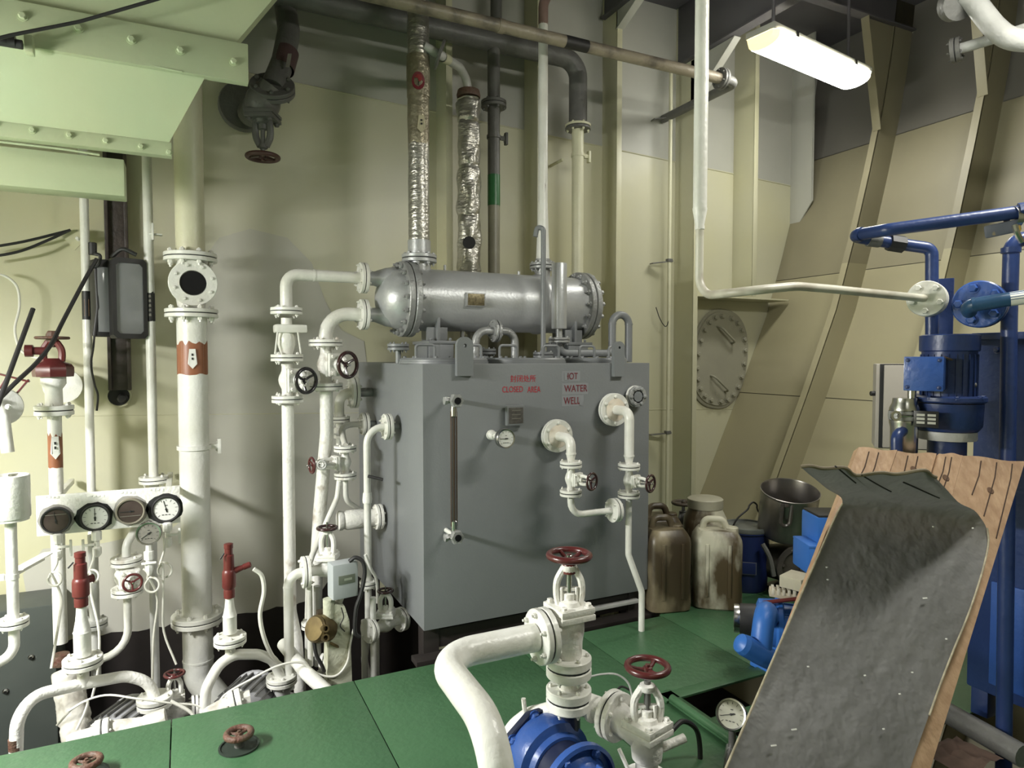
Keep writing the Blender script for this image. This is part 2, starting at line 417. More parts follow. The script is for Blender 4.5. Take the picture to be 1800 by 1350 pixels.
# ---- back bulkhead in plates: dark bilge strip, lower course, middle course, upper course
back = thing('wall_back', 'cream painted steel bulkhead with welded plate seams and stiffeners', 'wall', (2, VW, 0)); back['kind'] = 'structure'
zd = -.18
poly('plate', [(UL, VW, ZB-.3), (6, VW, ZB-.3), (6, VW, zd), (UL, VW, zd)], .02, BILGE, back, -V, 'brown-black painted bilge strip')
poly('plate', [(UL, VW, zd), (6, VW, zd), (6, VW, seam2(6)), (UL, VW, seam2(UL))], .02, WALLC, back, -V)
poly('plate', [(UL, VW, seam2(UL)+.004), (6, VW, seam2(6)+.004), (6, VW, seam_z(6)), (UL, VW, seam_z(UL))], .02, WALLC, back, -V)
poly('plate', [(UL, VW, seam_z(UL)+.006), (6, VW, seam_z(6)+.006), (6, VW, CZ+.1), (UL, VW, CZ+.1)], .02, WALLG, back, -V, 'greyer upper course of plating')
poly('backing_plate', [(UL, VW+.02, ZB-.3), (6.1, VW+.02, ZB-.3), (6.1, VW+.02, CZ+.1), (UL, VW+.02, CZ+.1)], .02, WALLG, back, -V)
tube('weld_seam', [(UL, VW-.001, seam_z(UL)+.003), (6, VW-.001, seam_z(6)+.003)], .006, WALLC, back, seg=6)
tube('weld_seam', [(UL, VW-.0, seam2(UL)+.003), (6, VW-.0, seam2(6)+.003)], .004, WALLC, back, seg=6)
rp_o = [(346, 470), (385, 418), (440, 402), (505, 418), (548, 462), (572, 530), (600, 580), (640, 600), (660, 760), (660, 1085), (560, 1092), (450, 1096), (330, 1104), (200, 1114), (60, 1120), (40, 1010), (75, 965), (180, 955), (300, 930), (340, 900), (338, 700)]
rj = random.Random(2); jag = [(UL+.05*i, VW-.0035, zd+.03*rj.random()+.22*math.exp(-((UL+.05*i-1.02)/.16)**2)) for i in range(94)]
poly('bilge_paint_edge', [(UL, VW-.0035, ZB), (jag[-1][0], VW-.0035, ZB)]+jag[::-1], .001, BILGE, back, -V, 'ragged upper edge of the dark bilge paint')
o = poly('repainted_patch', [P(x, y, VW-.0025) for x, y in rp_o], .002, mat('grey_repaint', (.50, .49, .42), .42, c2=(.46, .45, .40), ns=1.6, mix=.2, bump=.22, bs=7, det=5), back, -V, 'large greyer repainted patch')
# ---- stiffeners: web plus face flat
def stiff(u, d, zb, zt=CZ, cut=0, fl=.05):
    t = poly('stiffener', [(u, VW, zb), (u, VW, zt), (u, VW-d, zt), (u, VW-d, zb+cut)], .012, WALLG if zb > 2.5 else WALLC, back, -U)
    box('face_flat', (fl, .012, zt-zb-cut), WALLG if zb > 2.5 else WALLC, (u+fl/2, VW-d, (zt+zb+cut)/2), t)
for u, d in ((1.75, .21), (2.5, .22), (3.25, .21), (4.04, .255)): stiff(u, d, ZB if u < 4 else -.6)
stiff(4.74, .255, 2.16)
stiff(5.50, .26, 2.78, cut=.33, fl=.014)
q = box('stringer_plate', (1.15, .26, .014), WALLC, (4.64, VW-.13, 2.14), back)
# ---- ship's side: plates between the frames
hull = thing('wall_right', 'sloping ship side shell plating in worn cream paint with leaning frames', 'wall', (4.4, 3, 0)); hull['kind'] = 'structure'
zs = [-1.2+i*.2 for i in range(31)]
def hull_strip(v0, v1, z0, z1, m, off=0):
    zz = [z0]+[z for z in zs if z0 < z < z1]+[z1]
    def b(bm):
        A = [[bm.verts.new((hu(z)+off+o, v, z)) for v in (v0, v1)] for o in (0, .02) for z in zz]
        n = len(zz)
        for k in (0, n):
            for i in range(n-1): bm.faces.new((A[k+i][0], A[k+i][1], A[k+i+1][1], A[k+i+1][0]))
    return put('plate', mk(None, b, m), Matrix.Identity(4), hull)
FRV = [3.92, 3.06, 2.2, 1.34, .48, -.4]
edges = [VW]+FRV+[-3.5]
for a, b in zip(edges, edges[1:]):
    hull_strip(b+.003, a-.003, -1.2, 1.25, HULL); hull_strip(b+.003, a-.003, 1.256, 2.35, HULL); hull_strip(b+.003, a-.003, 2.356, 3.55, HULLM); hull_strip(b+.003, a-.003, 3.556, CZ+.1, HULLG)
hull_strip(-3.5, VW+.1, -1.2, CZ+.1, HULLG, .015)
def frame_bar(v, d=.24, z0=-1.2, z1=CZ, m=None):
    def b(bm):
        for z0_, z1_ in zip([z for z in zs if z0 <= z < z1], [z for z in zs if z0 <= z < z1][1:]+[z1]):
            q = [(hu(z0_), z0_), (hu(z0_)-d, z0_), (hu(z1_)-d, z1_), (hu(z1_), z1_)]
            f = [bm.verts.new((u, v-.007, z)) for u, z in q]; g = [bm.verts.new((u, v+.007, z)) for u, z in q]
            bm.faces.new(f); bm.faces.new(g[::-1]); bm.faces.new((f[1], f[2], g[2], g[1]))
            # bulb / face flat on the inner edge
            h = [bm.verts.new(p) for p in ((q[1][0]-.006, v-.007, q[1][1]), (q[1][0]-.006, v+.05, q[1][1]), (q[2][0]-.006, v+.05, q[2][1]), (q[2][0]-.006, v-.007, q[2][1]))]
            k = [bm.verts.new((c.co.x+.014, c.co.y, c.co.z)) for c in h]
            bm.faces.new(h); bm.faces.new(k[::-1]); bm.faces.new((h[0], h[3], k[3], k[0])); bm.faces.new((h[1], h[2], k[2], k[1]))
    return put('frame_bar', mk(None, b, m, False), Matrix.Identity(4), hull)
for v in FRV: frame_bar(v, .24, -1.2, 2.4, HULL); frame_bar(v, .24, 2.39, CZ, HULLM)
# knee brackets from frames up to the deckhead
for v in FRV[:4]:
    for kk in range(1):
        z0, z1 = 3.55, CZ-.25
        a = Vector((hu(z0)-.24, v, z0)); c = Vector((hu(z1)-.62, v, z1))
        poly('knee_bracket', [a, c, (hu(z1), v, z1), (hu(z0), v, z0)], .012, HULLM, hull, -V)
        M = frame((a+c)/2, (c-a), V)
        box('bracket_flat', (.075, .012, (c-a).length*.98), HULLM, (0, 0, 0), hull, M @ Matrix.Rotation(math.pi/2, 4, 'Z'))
# ---- deckhead with beams
ce = thing('ceiling', 'dark grey steel deckhead with deep beams', 'ceiling', (1.5, 1.5, CZ)); ce['kind'] = 'structure'
poly('deck_plate', [(UL, -3.5, CZ), (6.1, -3.5, CZ), (6.1, VW+.1, CZ), (UL, VW+.1, CZ)], -.03, CEIL, ce, -Z)
for u in (-1.4, .2, 1.75, 3.25, 4.04):
    dp = .55 if u > 4 else .30
    b_ = box('beam', (.014, 8.3, dp), CEIL, (u, .72, CZ-dp/2), ce)
    box('beam_flat', (.10, 8.3, .014), CEIL, (u, .72, CZ-dp), b_)
for v in FRV: 
    b_ = box('beam', (3.2, .014, .26), CEIL, (4.4, v, CZ-.13), ce); box('beam_flat', (3.2, .09, .014), CEIL, (4.4, v, CZ-.26), b_)
# knee brackets at the bulkhead stiffeners
for u, zt_, zu_, le_ in ((3.25, 4.30, CZ-.3, .35), (4.04, 3.80, 4.19, .52)):
    pts = [(u, VW-.2, zt_), (u, VW-.2-le_, zu_), (u, VW-.2, zu_)]
    k_ = poly('knee_bracket', pts, .012, WALLG, ce, -U)
    a, c = Vector(pts[0]), Vector(pts[1])
    box('bracket_flat', (.07, .012, (c-a).length), WALLG, (.03, 0, 0), k_, frame((a+c)/2, (c-a), U) @ Matrix.Rotation(math.pi/2, 4, 'Z'))
# ---- the other walls of the compartment (behind and to the left of the camera)
slab('wall_left', [(UL, -3.5, ZB), (UL, VW, ZB), (UL, VW, CZ), (UL, -3.5, CZ)], WALLC, 'cream bulkhead closing the compartment at the far left', .02, U)
slab('wall_front', [(UL, -3.5, ZB), (6, -3.5, ZB), (6, -3.5, CZ), (UL, -3.5, CZ)], WALLC, 'cream bulkhead closing the compartment behind the viewer', .02, V)
# ---- floor: green plates over the bilge
VE = 3.27
fl = thing('floor', 'green painted steel floor plates laid over the bilge', 'floor', (1, 2, 0)); fl['kind'] = 'structure'
gA = PZ(1200, 1160, 0); 
# hatch opening in the plates (right foreground)
HX0, HX1, HV0, HV1 = 2.02, 2.75, 1.75, 2.45
def plate(u0, v0, u1, v1, dz=0):
    g = .0025
    return box('floor_plate', (u1-u0-2*g, v1-v0-2*g, .008), GREEN, ((u0+u1)/2, (v0+v1)/2, -.004+dz), fl, bevel=.0015)
cuts = [-2.4, PZ(300, 1310, 0).x, PZ(655, 1260, 0).x, 1.62]
for a, b in zip([UL]+cuts, cuts+[HX0]): 
    plate(a, 1.2, b, VE); plate(a, -1.2, b, 1.2); plate(a, -3.5, b, -1.2)
plate(HX0, HV1, 2.62, VE); plate(2.62, HV1, 3.45, VE+.02); plate(3.45, HV1, 4.0, VE+.02)
plate(HX1, HV0, 4.0, HV1); plate(HX0, -3.5, 4.0, HV0-.35)
plate(2.64, VE+.02, 3.45, 4.88); plate(3.45, VE+.02, 4.05, 4.88)
poly('bilge_bottom', [(UL, -3.5, ZB), (4.3, -3.5, ZB), (4.3, VW, ZB), (UL, VW, ZB)], .02, BILGE, fl, Z, 'dark bilge under the plates')
box('edge_girder', (UL*-1+2.6, .05, .10), GREEN, ((UL+2.6)/2, VE-.03, -.06), fl)
for u in (-2.6, -1.0, .6, 1.4, 2.3): box('floor_bearer', (.06, .06, -ZB-.03), BILGE, (u, VE-.09, ZB/2-.015), fl)
# green angle-bar kerb round the hatch opening
kb = thing('hatch_kerb', 'green angle bar frame round the open bilge hatch beside the leaning mat', 'hatch frame', ((HX0+HX1)/2, (HV0+HV1)/2, 0))
for (c, s) in ((((HX0+HX1)/2, HV1, .0), (HX1-HX0+.1, .07, .012)), (((HX0+HX1)/2, (HV0+HV1)/2+.12, -.02), (HX1-HX0, .05, .012)), ((HX0, (HV0+HV1)/2-.1, .0), (.07, HV1-HV0+.3, .012)), ((HX0-.012, (HV0+HV1)/2-.1, -.05), (.012, HV1-HV0+.3, .10))):
    box('angle_bar', s, GREEN, (c[0], c[1], c[2]+.007), kb)
tube('drain_tube', [(HX0-.03, HV1-.05, .03), (HX0-.03, HV0-.1, .03)], .018, GREEN, kb, seg=10)
for k in range(3): head(kb, (HX0-.02, HV1-.03-.2*k, .014), Z, .008, GREEN)

# ================================================================== lamps
def lamp(label, c, dirv, L=1.3, w_=.26, pw=1.0, up=None, tint=(1.0, .985, .90)):
    COV = emis('lit_diffuser_%g' % pw, tint, LAMP_W*pw); COVY = emis('lit_diffuser_end_%g' % pw, (1.0, .80, .38), min(LAMP_W*.16*pw, .30))
    d = Vector(dirv).normalized(); s = Z.cross(d).normalized(); c = Vector(c)
    t = thing('fluorescent_lamp', label, 'lamp', c, 'ceiling lamps')
    M = Matrix((d, s, Z)).transposed().to_4x4(); M.translation = c
    def hous(bm): box_bm(bm, L, w_*.9, .05, (0, 0, .055))
    put('housing', mk(('lh', L), hous, WALLG, True, .008), M, t)
    def cov(bm):
        n = 10; a = []
        for x in (-L/2+.05, L/2-.05):
            a.append([bm.verts.new((x, w_/2*math.cos(math.pi*i/n)*(1 if 0 < i < n else 1), .03-.085*math.sin(math.pi*i/n)**.6)) for i in range(n+1)])
        for i in range(n): bm.faces.new((a[0][i], a[0][i+1], a[1][i+1], a[1][i]))
    put('diffuser', mk(('lc', L, pw), cov, COV), M, t)
    def endc(bm):
        n = 10
        for sx in (1,):
            a = [bm.verts.new((sx*(L/2-.05), w_/2*math.cos(math.pi*i/n), .03-.085*math.sin(math.pi*i/n)**.6)) for i in range(n+1)]
            b = [bm.verts.new((sx*L/2, w_*.4*math.cos(math.pi*i/n), .03-.055*math.sin(math.pi*i/n)**.6)) for i in range(n+1)]
            for i in range(n): bm.faces.new((a[i], a[i+1], b[i+1], b[i]))
            bm.faces.new(b)
    for a_ in (0, math.pi): put('end_cap', mk(('le', L, pw), endc, COVY), M @ Matrix.Rotation(a_, 4, 'Z'), t, 'warm yellow glowing end cap')
    for sx in (-1, 1):
        for sy in (-1, 1): box('clip', (.03, .012, .05), STEEL, (sx*L*.3, sy*w_*.47, .045), t, M)
    for sx in (-1, 1): cyl('hanger', .012, (up or CZ-.28)-c.z-.08, CEIL, M @ Vector((sx*L*.38, 0, .08)), Z, t, 10)
    return t
l1 = PD(1335, 86, 4.7); l2 = PD(1508, 150, 4.7+.277*4.7*.569)
l2.z = l1.z
lamp('lit fluorescent ceiling lamp glowing in front of the sloping ship side', (l1+l2)/2+Z*.07, l2-l1, (l2-l1).length, pw=.45)
lamp('fluorescent ceiling lamp over the walkway right of the viewer', (3.0, 1.0, 3.45), U, 1.3, pw=1.15)
lamp('fluorescent lamp hung low left of the viewer near the pale green trunk', (-2.1, 2.6, 2.0), U*.1+V, 1.3, pw=3.9, tint=(1.0, 1.0, .98))
lamp('added fluorescent fill lamp behind the viewer', (.6, -1.4, 3.5), U, 1.3, pw=.2)  # unseen lamp added as weak fill from behind
# ================================================================== pale green trunk (upper left)
def trunk():
    t = thing('ventilation_trunk', 'pale green bolted plate trunk tapering down at the upper left', 'duct', (-.9, 3.8, 2.4))
    vA, vB, vC = 3.40, 3.62, 3.78
    uL = -2.6
    a1 = P(412, 78, vA+.03); zA1 = a1.z; uA = a1.x            # top of upper strip
    b1 = P(437, 146, vA); zA0 = b1.z; uF = b1.x
    a2 = P(360, 138, vA+.02); uS = a2.x
    c1 = P(297, 250, vB); zB1 = c1.z; uB = P(302, 268, vB).x; zB0 = P(297, 274, vB).z
    d1 = P(218, 280, vC); zC = P(218, 345, vC).z; uC = d1.x
    top = P(478, 0, vA); zT = CZ-.3
    k = (top.x-uA)/(top.z-zA1); kv = (top.y-(vA+.03))/(top.z-zA1)
    uT = uA+k*(zT-zA1); vT = vA+.03+kv*(zT-zA1)
    vD = vC+.14
    poly('upper_panel', [(uL, vA+.03, zA1), (uA, vA+.03, zA1), (uT, vT, zT), (uL, vT, zT)], .16, TRUNK, t)
    f = box('flange_strip', (uF-uL, .05, zA1-zA0), TRUNK, ((uF+uL)/2, vA+.025, (zA1+zA0)/2), t)
    for x, y in ((40, 29), (138, 50), (231, 70), (317, 89), (411, 109), (-50, 10)):
        head(f, P(x, y, vA), -V, .015, TRUNK)
    # stitched weld line above and below the strip
    wire('weld_bead', [P(10, 78, vA-.002), P(140, 92, vA+.01), P(320, 126, vA)], .004, TRUNK, t)
    poly('sloping_panel', [(uL, vB, zB1), (uB-.01, vB, zB1), (uS, vA+.03, zA0), (uL, vA+.03, zA0)], .10, TRUNK, t)
    f = box('flange_strip', (uB-uL, .06, zB1-zB0), TRUNK, ((uB+uL)/2, vB+.03, (zB1+zB0)/2), t)
    for x, y in ((57, 229), (122, 238), (186, 248), (248, 258), (-10, 219)):
        head(f, P(x, y, vB), -V, .012, TRUNK)
    head(f, P(297, 268, vB), -V, .012, TRUNK)
    box('lower_box', (uC-uL, vD-vC, zB0-zC), TRUNK, ((uC+uL)/2, (vD+vC)/2, (zB0+zC)/2), t, bevel=.006)
    wire('weld_bead', [P(0, 249, vC-.003), P(110, 262, vC-.003), P(175, 272, vC-.003)], .006, TRUNK, t)
    box('bracket_tab', (.03, .05, .07), TRUNK, P(52, 80, vA-.02), t)
    return t
trunk()
o = thing('overhead_cable', 'black cable running up across the pale green trunk', 'cable', P(0, 66, 3.2))
tube('cable', [P(-60, 82, 3.25), P(18, 62, 3.25), P(140, 38, 3.25), P(285, -4, 3.2), P(420, -60, 3.1)], .007, BLACK, o, R=.3)
cyl('connector', .018, .10, BLACK, P(-14, 70, 3.33), U, o)
lathe('connector_ring', [(.024, 0), (.024, .025)], BLACK, P(14, 72, 3.33), U, o)
# ================================================================== left side pipework
def vert(x, y0, y1, v, xm=None):
    """upright line near pixel column x: returns (point at row y0, point at row y1)"""
    u = P(x, (y0+y1)/2, v).x
    return Vector((u, v, zat(u, v, y0))), Vector((u, v, zat(u, v, y1)))
def atz(p, y): return Vector((p.x, p.y, zat(p.x, p.y, y)))
def clamp(par, p, r, m=WHITE, side=U):
    """flat-bar U clamp round an upright pipe with its angle lug"""
    o = lathe('pipe_clamp', [(r*1.02, -.012), (r*1.14, -.012), (r*1.14, .012), (r*1.02, .012)], m, p, Z, par, 20, cap=False)
    box('clamp_lug', (.05, .02, .03), m, p+side*(r+.03), o); box('clamp_leg', (.02, .035, .09), m, p+side*(r+.055), o)
    bolt(o, p+side*(r+.04), Z, .006, .04, m)
    return o
def arrow(par, p, r, h, w_, m=DIAL):
    r += .007; onpipe('flow_arrow', arrow_outline(w_, h), p, r, m, par)
    for k in (.45, .65): onpipe('arrow_mark', [(-w_*.14, h*k), (w_*.14, h*k), (w_*.14, h*(k+.12)), (-w_*.14, h*(k+.12))], p, r+.0012, TXTB, par)
def lagged(name, a, b, r, m, parent, amp=.12, per=.25, seg=20, seed=1, label=None, ns=60):
    """lumpy wrapped pipe between two points"""
    rnd = random.Random(seed); a, b = Vector(a), Vector(b); L = (b-a).length
    ph = [rnd.random()*6 for _ in range(6)]
    def bb(bm):
        rings = []
        ax = (b-a).normalized(); M = frame(Vector((0, 0, 0)), ax)
        for i in range(ns+1):
            h = L*i/ns; ring = []
            s = (h/per) % 1
            tie = 1-amp*.9*math.exp(-min(s, 1-s)**2/.004)
            for k in range(seg):
                t = 2*math.pi*k/seg
                rr = r*tie*(1+amp*.35*math.sin(3*t+ph[0]+h*9)+amp*.3*math.sin(5*t+ph[1]-h*23)+amp*.3*math.sin(h*31+ph[2]+2*t)+amp*.2*(rnd.random()-.5))
                ring.append(bm.verts.new(M @ Vector((rr*math.cos(t), rr*math.sin(t), h))))
            rings.append(ring)
        for p, q in zip(rings, rings[1:]):
            for k in range(seg): bm.faces.new((p[k], p[(k+1) % seg], q[(k+1) % seg], q[k]))
        bm.faces.new(rings[0][::-1]); bm.faces.new(rings[-1])
    return put(name, mk(None, bb, m), Matrix.Translation(a), parent, label)

# ---- big white drain pipe with sight glass (x 330)
VB = 4.45
top, bot = vert(332, 150, 455, VB)
c0 = top.copy(); rp = px(atz(c0, 700), 49)/2
big = thing('drain_pipe', 'large upright white pipe with a rust-brown arrow band and bolted flanges', 'pipe', atz(c0, 1200))
tube('upper_pipe', [Vector((c0.x, VB, CZ-.3)), atz(c0, 447)], rp*.96, CREAM, big, seg=24, label='cream painted upper length')
RF = px(atz(c0, 550), 86)/2
flange(big, atz(c0, 453), Z, RF, .022, 8, WHITE, .006)
flange(big, atz(c0, 551), Z, RF, .022, 8, WHITE, .006)
tube('pipe', [atz(c0, 556), atz(c0, 1085)], rp, WHITE, big, seg=24)
flange(big, atz(c0, 1086), Z, RF*1.0, .026, 8, WHITE, .006)
e0 = atz(c0, 1092); e1 = atz(c0, 1190); e2 = e1+Vector((.28, -.12, -.40))
tube('lower_pipe', [e0, e1, e2, e2+Vector((.15, -.06, -.25))], rp*1.02, WHITE, big, R=.12, seg=24)
tube('weld_ring', [atz(c0, 1157), atz(c0, 1160)], rp*1.06, WHITE, big, seg=24)
bd = atz(c0, 656); bh = atz(c0, 604).z-bd.z
band('brown_band', bd, Z, rp*1.006, bh, BROWN, big, .02, 28, 'rust-brown painted band')
arrow(big, atz(c0, 648)+Z*.0, rp*1.012, bh*.66, .034)
clamp(big, atz(c0, 786), rp)
# sight glass tee
sg = atz(c0, 500)
s_ = thing('sight_glass', 'white round sight glass fitting with dark window between flanges of the large white pipe', 'sight glass', sg)
fd = (CAMP-sg); fd.z = 0; fd.normalize(); fd = (fd+U*.12).normalized()
def sgb(bm):
    lathe_bm(bm, [(rp*.9, -.14), (rp*1.0, -.08), (rp*1.15, 0), (rp*1.0, .08), (rp*.9, .14)], 24)
    lathe_bm(bm, [(rp*1.28, -.06), (rp*1.34, .0), (rp*1.34, rp*1.0)], 28, True, frame(Vector((0, 0, 0)), fd))
put('body', mk(None, sgb, WHITE), Matrix.Translation(sg), s_)
Rw = px(sg, 39)
w1 = lathe('window_ring', [(Rw, 0), (Rw, .018), (Rw*.98, .02), (Rw*.56, .02), (Rw*.54, .006), (0, .006)], WHITE, sg+fd*(rp*1.0), fd, s_, 32)
lathe('glass', [(Rw*.53, 0), (Rw*.53, .004)], GLASSD, sg+fd*(rp*1.0+.008), fd, s_, 28, label='dark glass window')
M = frame(sg+fd*(rp*1.0+.02), fd)
for k in range(8): head(w1, M @ Vector((Rw*.79*math.cos(k*math.pi/4+.3), Rw*.79*math.sin(k*math.pi/4+.3), 0)), fd, .009)

# ---- thin conduits
t1, b1 = vert(154, 330, 880, 4.72)
cp = thing('conduit_pipe', 'thin upright white conduit left of the black floodlight', 'pipe', b1)
tube('pipe', [Vector((t1.x, 4.72, CZ-.02)), Vector((b1.x, 4.72, .25))], px(b1, 14)/2, WHITE, cp)
band('label_band', atz(t1, 562), Z, px(t1, 14)/2*1.03, atz(t1, 512).z-atz(t1, 562).z, BLACK, cp, label='black tape band')
onpipe('tape_label', [(-.012, 0), (.012, 0), (.012, .10), (-.012, .10)], atz(t1, 556), px(t1, 14)/2*1.06, mat('tan_label', (.33, .19, .10)), cp)
br = thing('wall_bracket', 'white triangular gusset bracket on the bulkhead holding two black cables', 'bracket', P(125, 415, 4.8))
poly('gusset', [P(98, 403, 4.80), P(147, 405, 4.80), P(147, 425, 4.80), P(140, 432, 4.8), P(132, 440, 4.8)], .01, WALLC, br)
box('angle_lug', (.018, .06, .11), WHITE, P(146, 420, 4.74), br); bolt(br, P(137, 420, 4.77), V, .012, .03)
t2, b2 = vert(264, 280, 838, 4.62)
cp2 = thing('conduit_pipe', 'thin upright white conduit between the floodlight and the large drain pipe, flanged at its foot', 'pipe', b2)
r2 = px(b2, 15.5)/2
tube('pipe', [Vector((t2.x, 4.62, CZ-.02)), Vector((t2.x, 4.62, .5))], r2, WHITE, cp2)
flange(cp2, atz(t2, 843), Z, px(b2, 47)/2, .018, 4)
band('label_band', atz(t2, 564), Z, r2*1.04, atz(t2, 513).z-atz(t2, 564).z, BLACK, cp2, .012, label='black tape band')
def marks(par, p, r, n, dz, m):
    for k in range(n): onpipe('label_mark', [(-.007, k*dz), (.007, k*dz), (.005, k*dz+dz*.6), (-.006, k*dz+dz*.5)], p, r, m, par)
marks(cp2, atz(t2, 556), r2*1.07, 5, .028, DIALD)
box('clip', (.07, .05, .008), WHITE, atz(t2, 412)+Vector((.04, -.01, 0)), cp2); box('clip', (.012, .04, .10), WHITE, atz(t2, 408)+Vector((.025, -.03, 0)), cp2)

# ---- dark wall channel with end hole
ct, cb = vert(207, 340, 690, 4.82)
chn = thing('cable_channel', 'dark brown upright cable channel on the bulkhead behind the floodlight', 'channel', cb)
wch = px(cb, 33)
DKB = mat('dark_brown_channel', (.045, .035, .032), .45, c2=(.085, .065, .055), ns=12, mix=.2, bump=.4, bs=30)
zc0, zc1 = atz(ct, 686).z, CZ-.05
for dx in (-.45, .45): box('side_flat', (wch*.16, .05, zc1-zc0), DKB, (ct.x+dx*wch, 4.83, (zc1+zc0)/2), chn)
box('web_plate', (wch*.9, .02, zc1-zc0), DKB, (ct.x, 4.85, (zc1+zc0)/2), chn)
lathe('end_hole', [(wch*.62, -.01), (wch*.62, .012), (wch*.52, .012), (wch*.5, 0), (0, 0)], WALLC, P(209, 696, 4.885), -V, chn, 24)
lathe('hole_shade', [(wch*.5, 0), (wch*.5, .014)], DARK, P(209, 696, 4.885), -V, chn, 24); lathe('cable_plug', [(.03, 0), (.03, .03), (.02, .04)], BLACK, P(216, 700, 4.88), -V, chn, 14)
# ---- black floodlight
fp = P(218, 525, 4.58)
fl_ = thing('floodlight', 'black framed floodlight with grey glass fixed against the dark cable channel', 'lamp', fp)
n = (CAMP-fp); n.z = 0; n.normalize(); n = (n+U*.35).normalized()
M = facing(fp+n*.0+RT*.03, n); wf, hf = px(fp, 56), px(fp, 140)
def fr(bm):
    outer = [(-wf/2+.02, -hf/2), (wf/2-.02, -hf/2), (wf/2, -hf/2+.02), (wf/2, hf/2-.02), (wf/2-.02, hf/2), (-wf/2+.02, hf/2), (-wf/2, hf/2-.02), (-wf/2, -hf/2+.02)]
    inner = [(x*.78, y*.88) for x, y in outer]
    A = [bm.verts.new((x, y, .02)) for x, y in outer]; B = [bm.verts.new((x, y, .02)) for x, y in inner]; C = [bm.verts.new((x, y, -.08)) for x, y in outer]; D = [bm.verts.new((x, y, .008)) for x, y in inner]
    for i in range(8):
        j = (i+1) % 8; bm.faces.new((A[i], A[j], B[j], B[i])); bm.faces.new((A[j], A[i], C[i], C[j])); bm.faces.new((B[i], B[j], D[j], D[i]))
    bm.faces.new(C[::-1])
put('casing', mk(None, fr, BLACK, False), M, fl_)
def gl(bm):
    inner = [((x)*.78, y*.88) for x, y in [(-wf/2+.02, -hf/2), (wf/2-.02, -hf/2), (wf/2, -hf/2+.02), (wf/2, hf/2-.02), (wf/2-.02, hf/2), (-wf/2+.02, hf/2), (-wf/2, hf/2-.02), (-wf/2, -hf/2+.02)]]
    bm.faces.new([bm.verts.new((x, y, .009)) for x, y in inner])
put('glass', mk(None, gl, mat('grey_lamp_glass', (.24, .245, .25), .12)), M, fl_, 'grey lamp glass')
box('back_housing', (wf*.5, hf*.96, .10), BLACK, (-wf*.62, 0, -.10), fl_, M, bevel=.02)
box('reflector_pane', (wf*.36, hf*.80, .004), mat('grey_lamp_glass', (.24, .245, .25)), (-wf*.62, -.01, -.046), fl_, M)
wire('mounting_bracket', [P(196, 452, 4.60), P(215, 438, 4.56), P(240, 448, 4.56)], .012, BLACK, fl_)
cyl('cable_gland', .022, .07, BLACK, P(163, 448, 4.56), Z, fl_)
wire('lead', [P(166, 446, 4.54), P(176, 450, 4.53), P(172, 466, 4.54), P(158, 470, 4.55)], .010, BLACK, fl_)
tube('side_tube', [P(168, 470, 4.56), P(172, 540, 4.56), P(166, 590, 4.56)], .012, BLACK, fl_)

# ---- loose black cables
def cable(label, pts, r=.008, m=BLACK, cat='cable', name='cable'):
    p = [Vector(q) if isinstance(q, Vector) else P(*q) for q in pts]
    o = wire(name, p, r, m); return tag(o, label, cat)
cable('upper of two black cables slung to the triangular wall bracket', [(-40, 438, 4.70), (40, 425, 4.72), (122, 405, 4.76)])
cable('lower of two black cables slung to the triangular wall bracket', [(-40, 455, 4.70), (30, 443, 4.71), (80, 424, 4.73), (124, 404, 4.75)])
cable('long black cable falling from the floodlight to the lower left edge', [(170, 455, 4.50), (150, 490, 4.45), (112, 562, 4.30), (90, 605, 4.15), (62, 640, 4.05), (30, 670, 3.95), (8, 692, 3.9), (-20, 720, 3.8)], .011)
cable('thin black lead hanging from the floodlight with a plug at its end', [(168, 560, 4.62), (164, 610, 4.62), (160, 640, 4.62), (166, 675, 4.62), (172, 695, 4.62), (170, 722, 4.62)], .006)
o = thing('black_rod', 'straight black rod leaning at the far left edge', 'rod', P(0, 708, 3.9)); tube('rod', [P(58, 543, 4.1), P(-14, 740, 3.75)], .011, BLACK, o)
cable('thin white tube curling down to the red spindle valve', [(-20, 478, 4.72), (10, 486, 4.72), (30, 505, 4.72), (34, 540, 4.72), (26, 580, 4.7), (36, 615, 4.65), (60, 628, 4.55), (74, 628, 4.5)], .007, WIREW, 'tube', 'capillary_tube')

# ---- red topped angle valve and its arrow pipe (x 95)
VA_ = 4.40
t3, b3 = vert(97, 700, 860, VA_)
rv = px(b3, 22)/2
rt = thing('red_spindle_valve', 'white angle valve with dark red bonnet and brown handwheel on the gauge board pipe', 'valve', atz(t3, 712))
lathe('body', [(rv*1.25, 0), (rv*1.2, .10), (rv*1.75, .13), (rv*1.75, .18), (rv*1.6, .2)], WHITE, atz(t3, 716), Z, rt, 20)
zb_ = atz(t3, 662)
lathe('wall_flange', [(.10, 0), (.10, .03), (.07, .04), (.07, .19)], WHITE, Vector((t3.x, 4.70, atz(t3, 682).z)), V, rt, 24)
lathe('bonnet', [(.095, 0), (.098, .02), (.098, .05), (.085, .07), (.05, .085), (.035, .10)], RED, zb_, Z, rt, 8)
yoke(rt, zb_+Z*.07, Z, U, .13, .085, REDB, .018)
lathe('union', [(.022, 0), (.022, .06), (.034, .065), (.034, .10)], RED, zb_+Vector((-.02, -.02, .14)), -U, rt, 10)
cyl('stem', .014, .075, RUST, zb_+Z*.16, Z, rt); lathe('stem_nut', [(.03, 0), (.03, .04), (.02, .06)], RUST, zb_+Z*.19, Z, rt, 8)
handwheel(rt, atz(t3, 594), Z, px(t3, 53)/2, RUST, 3, .008, 0)
ap = thing('arrow_pipe', 'upright white pipe with brown arrow band dropping behind the gauge board', 'pipe', atz(t3, 1280))
flange(ap, atz(t3, 721), Z, px(t3, 60)/2, .024, 6, WHITE, .006)
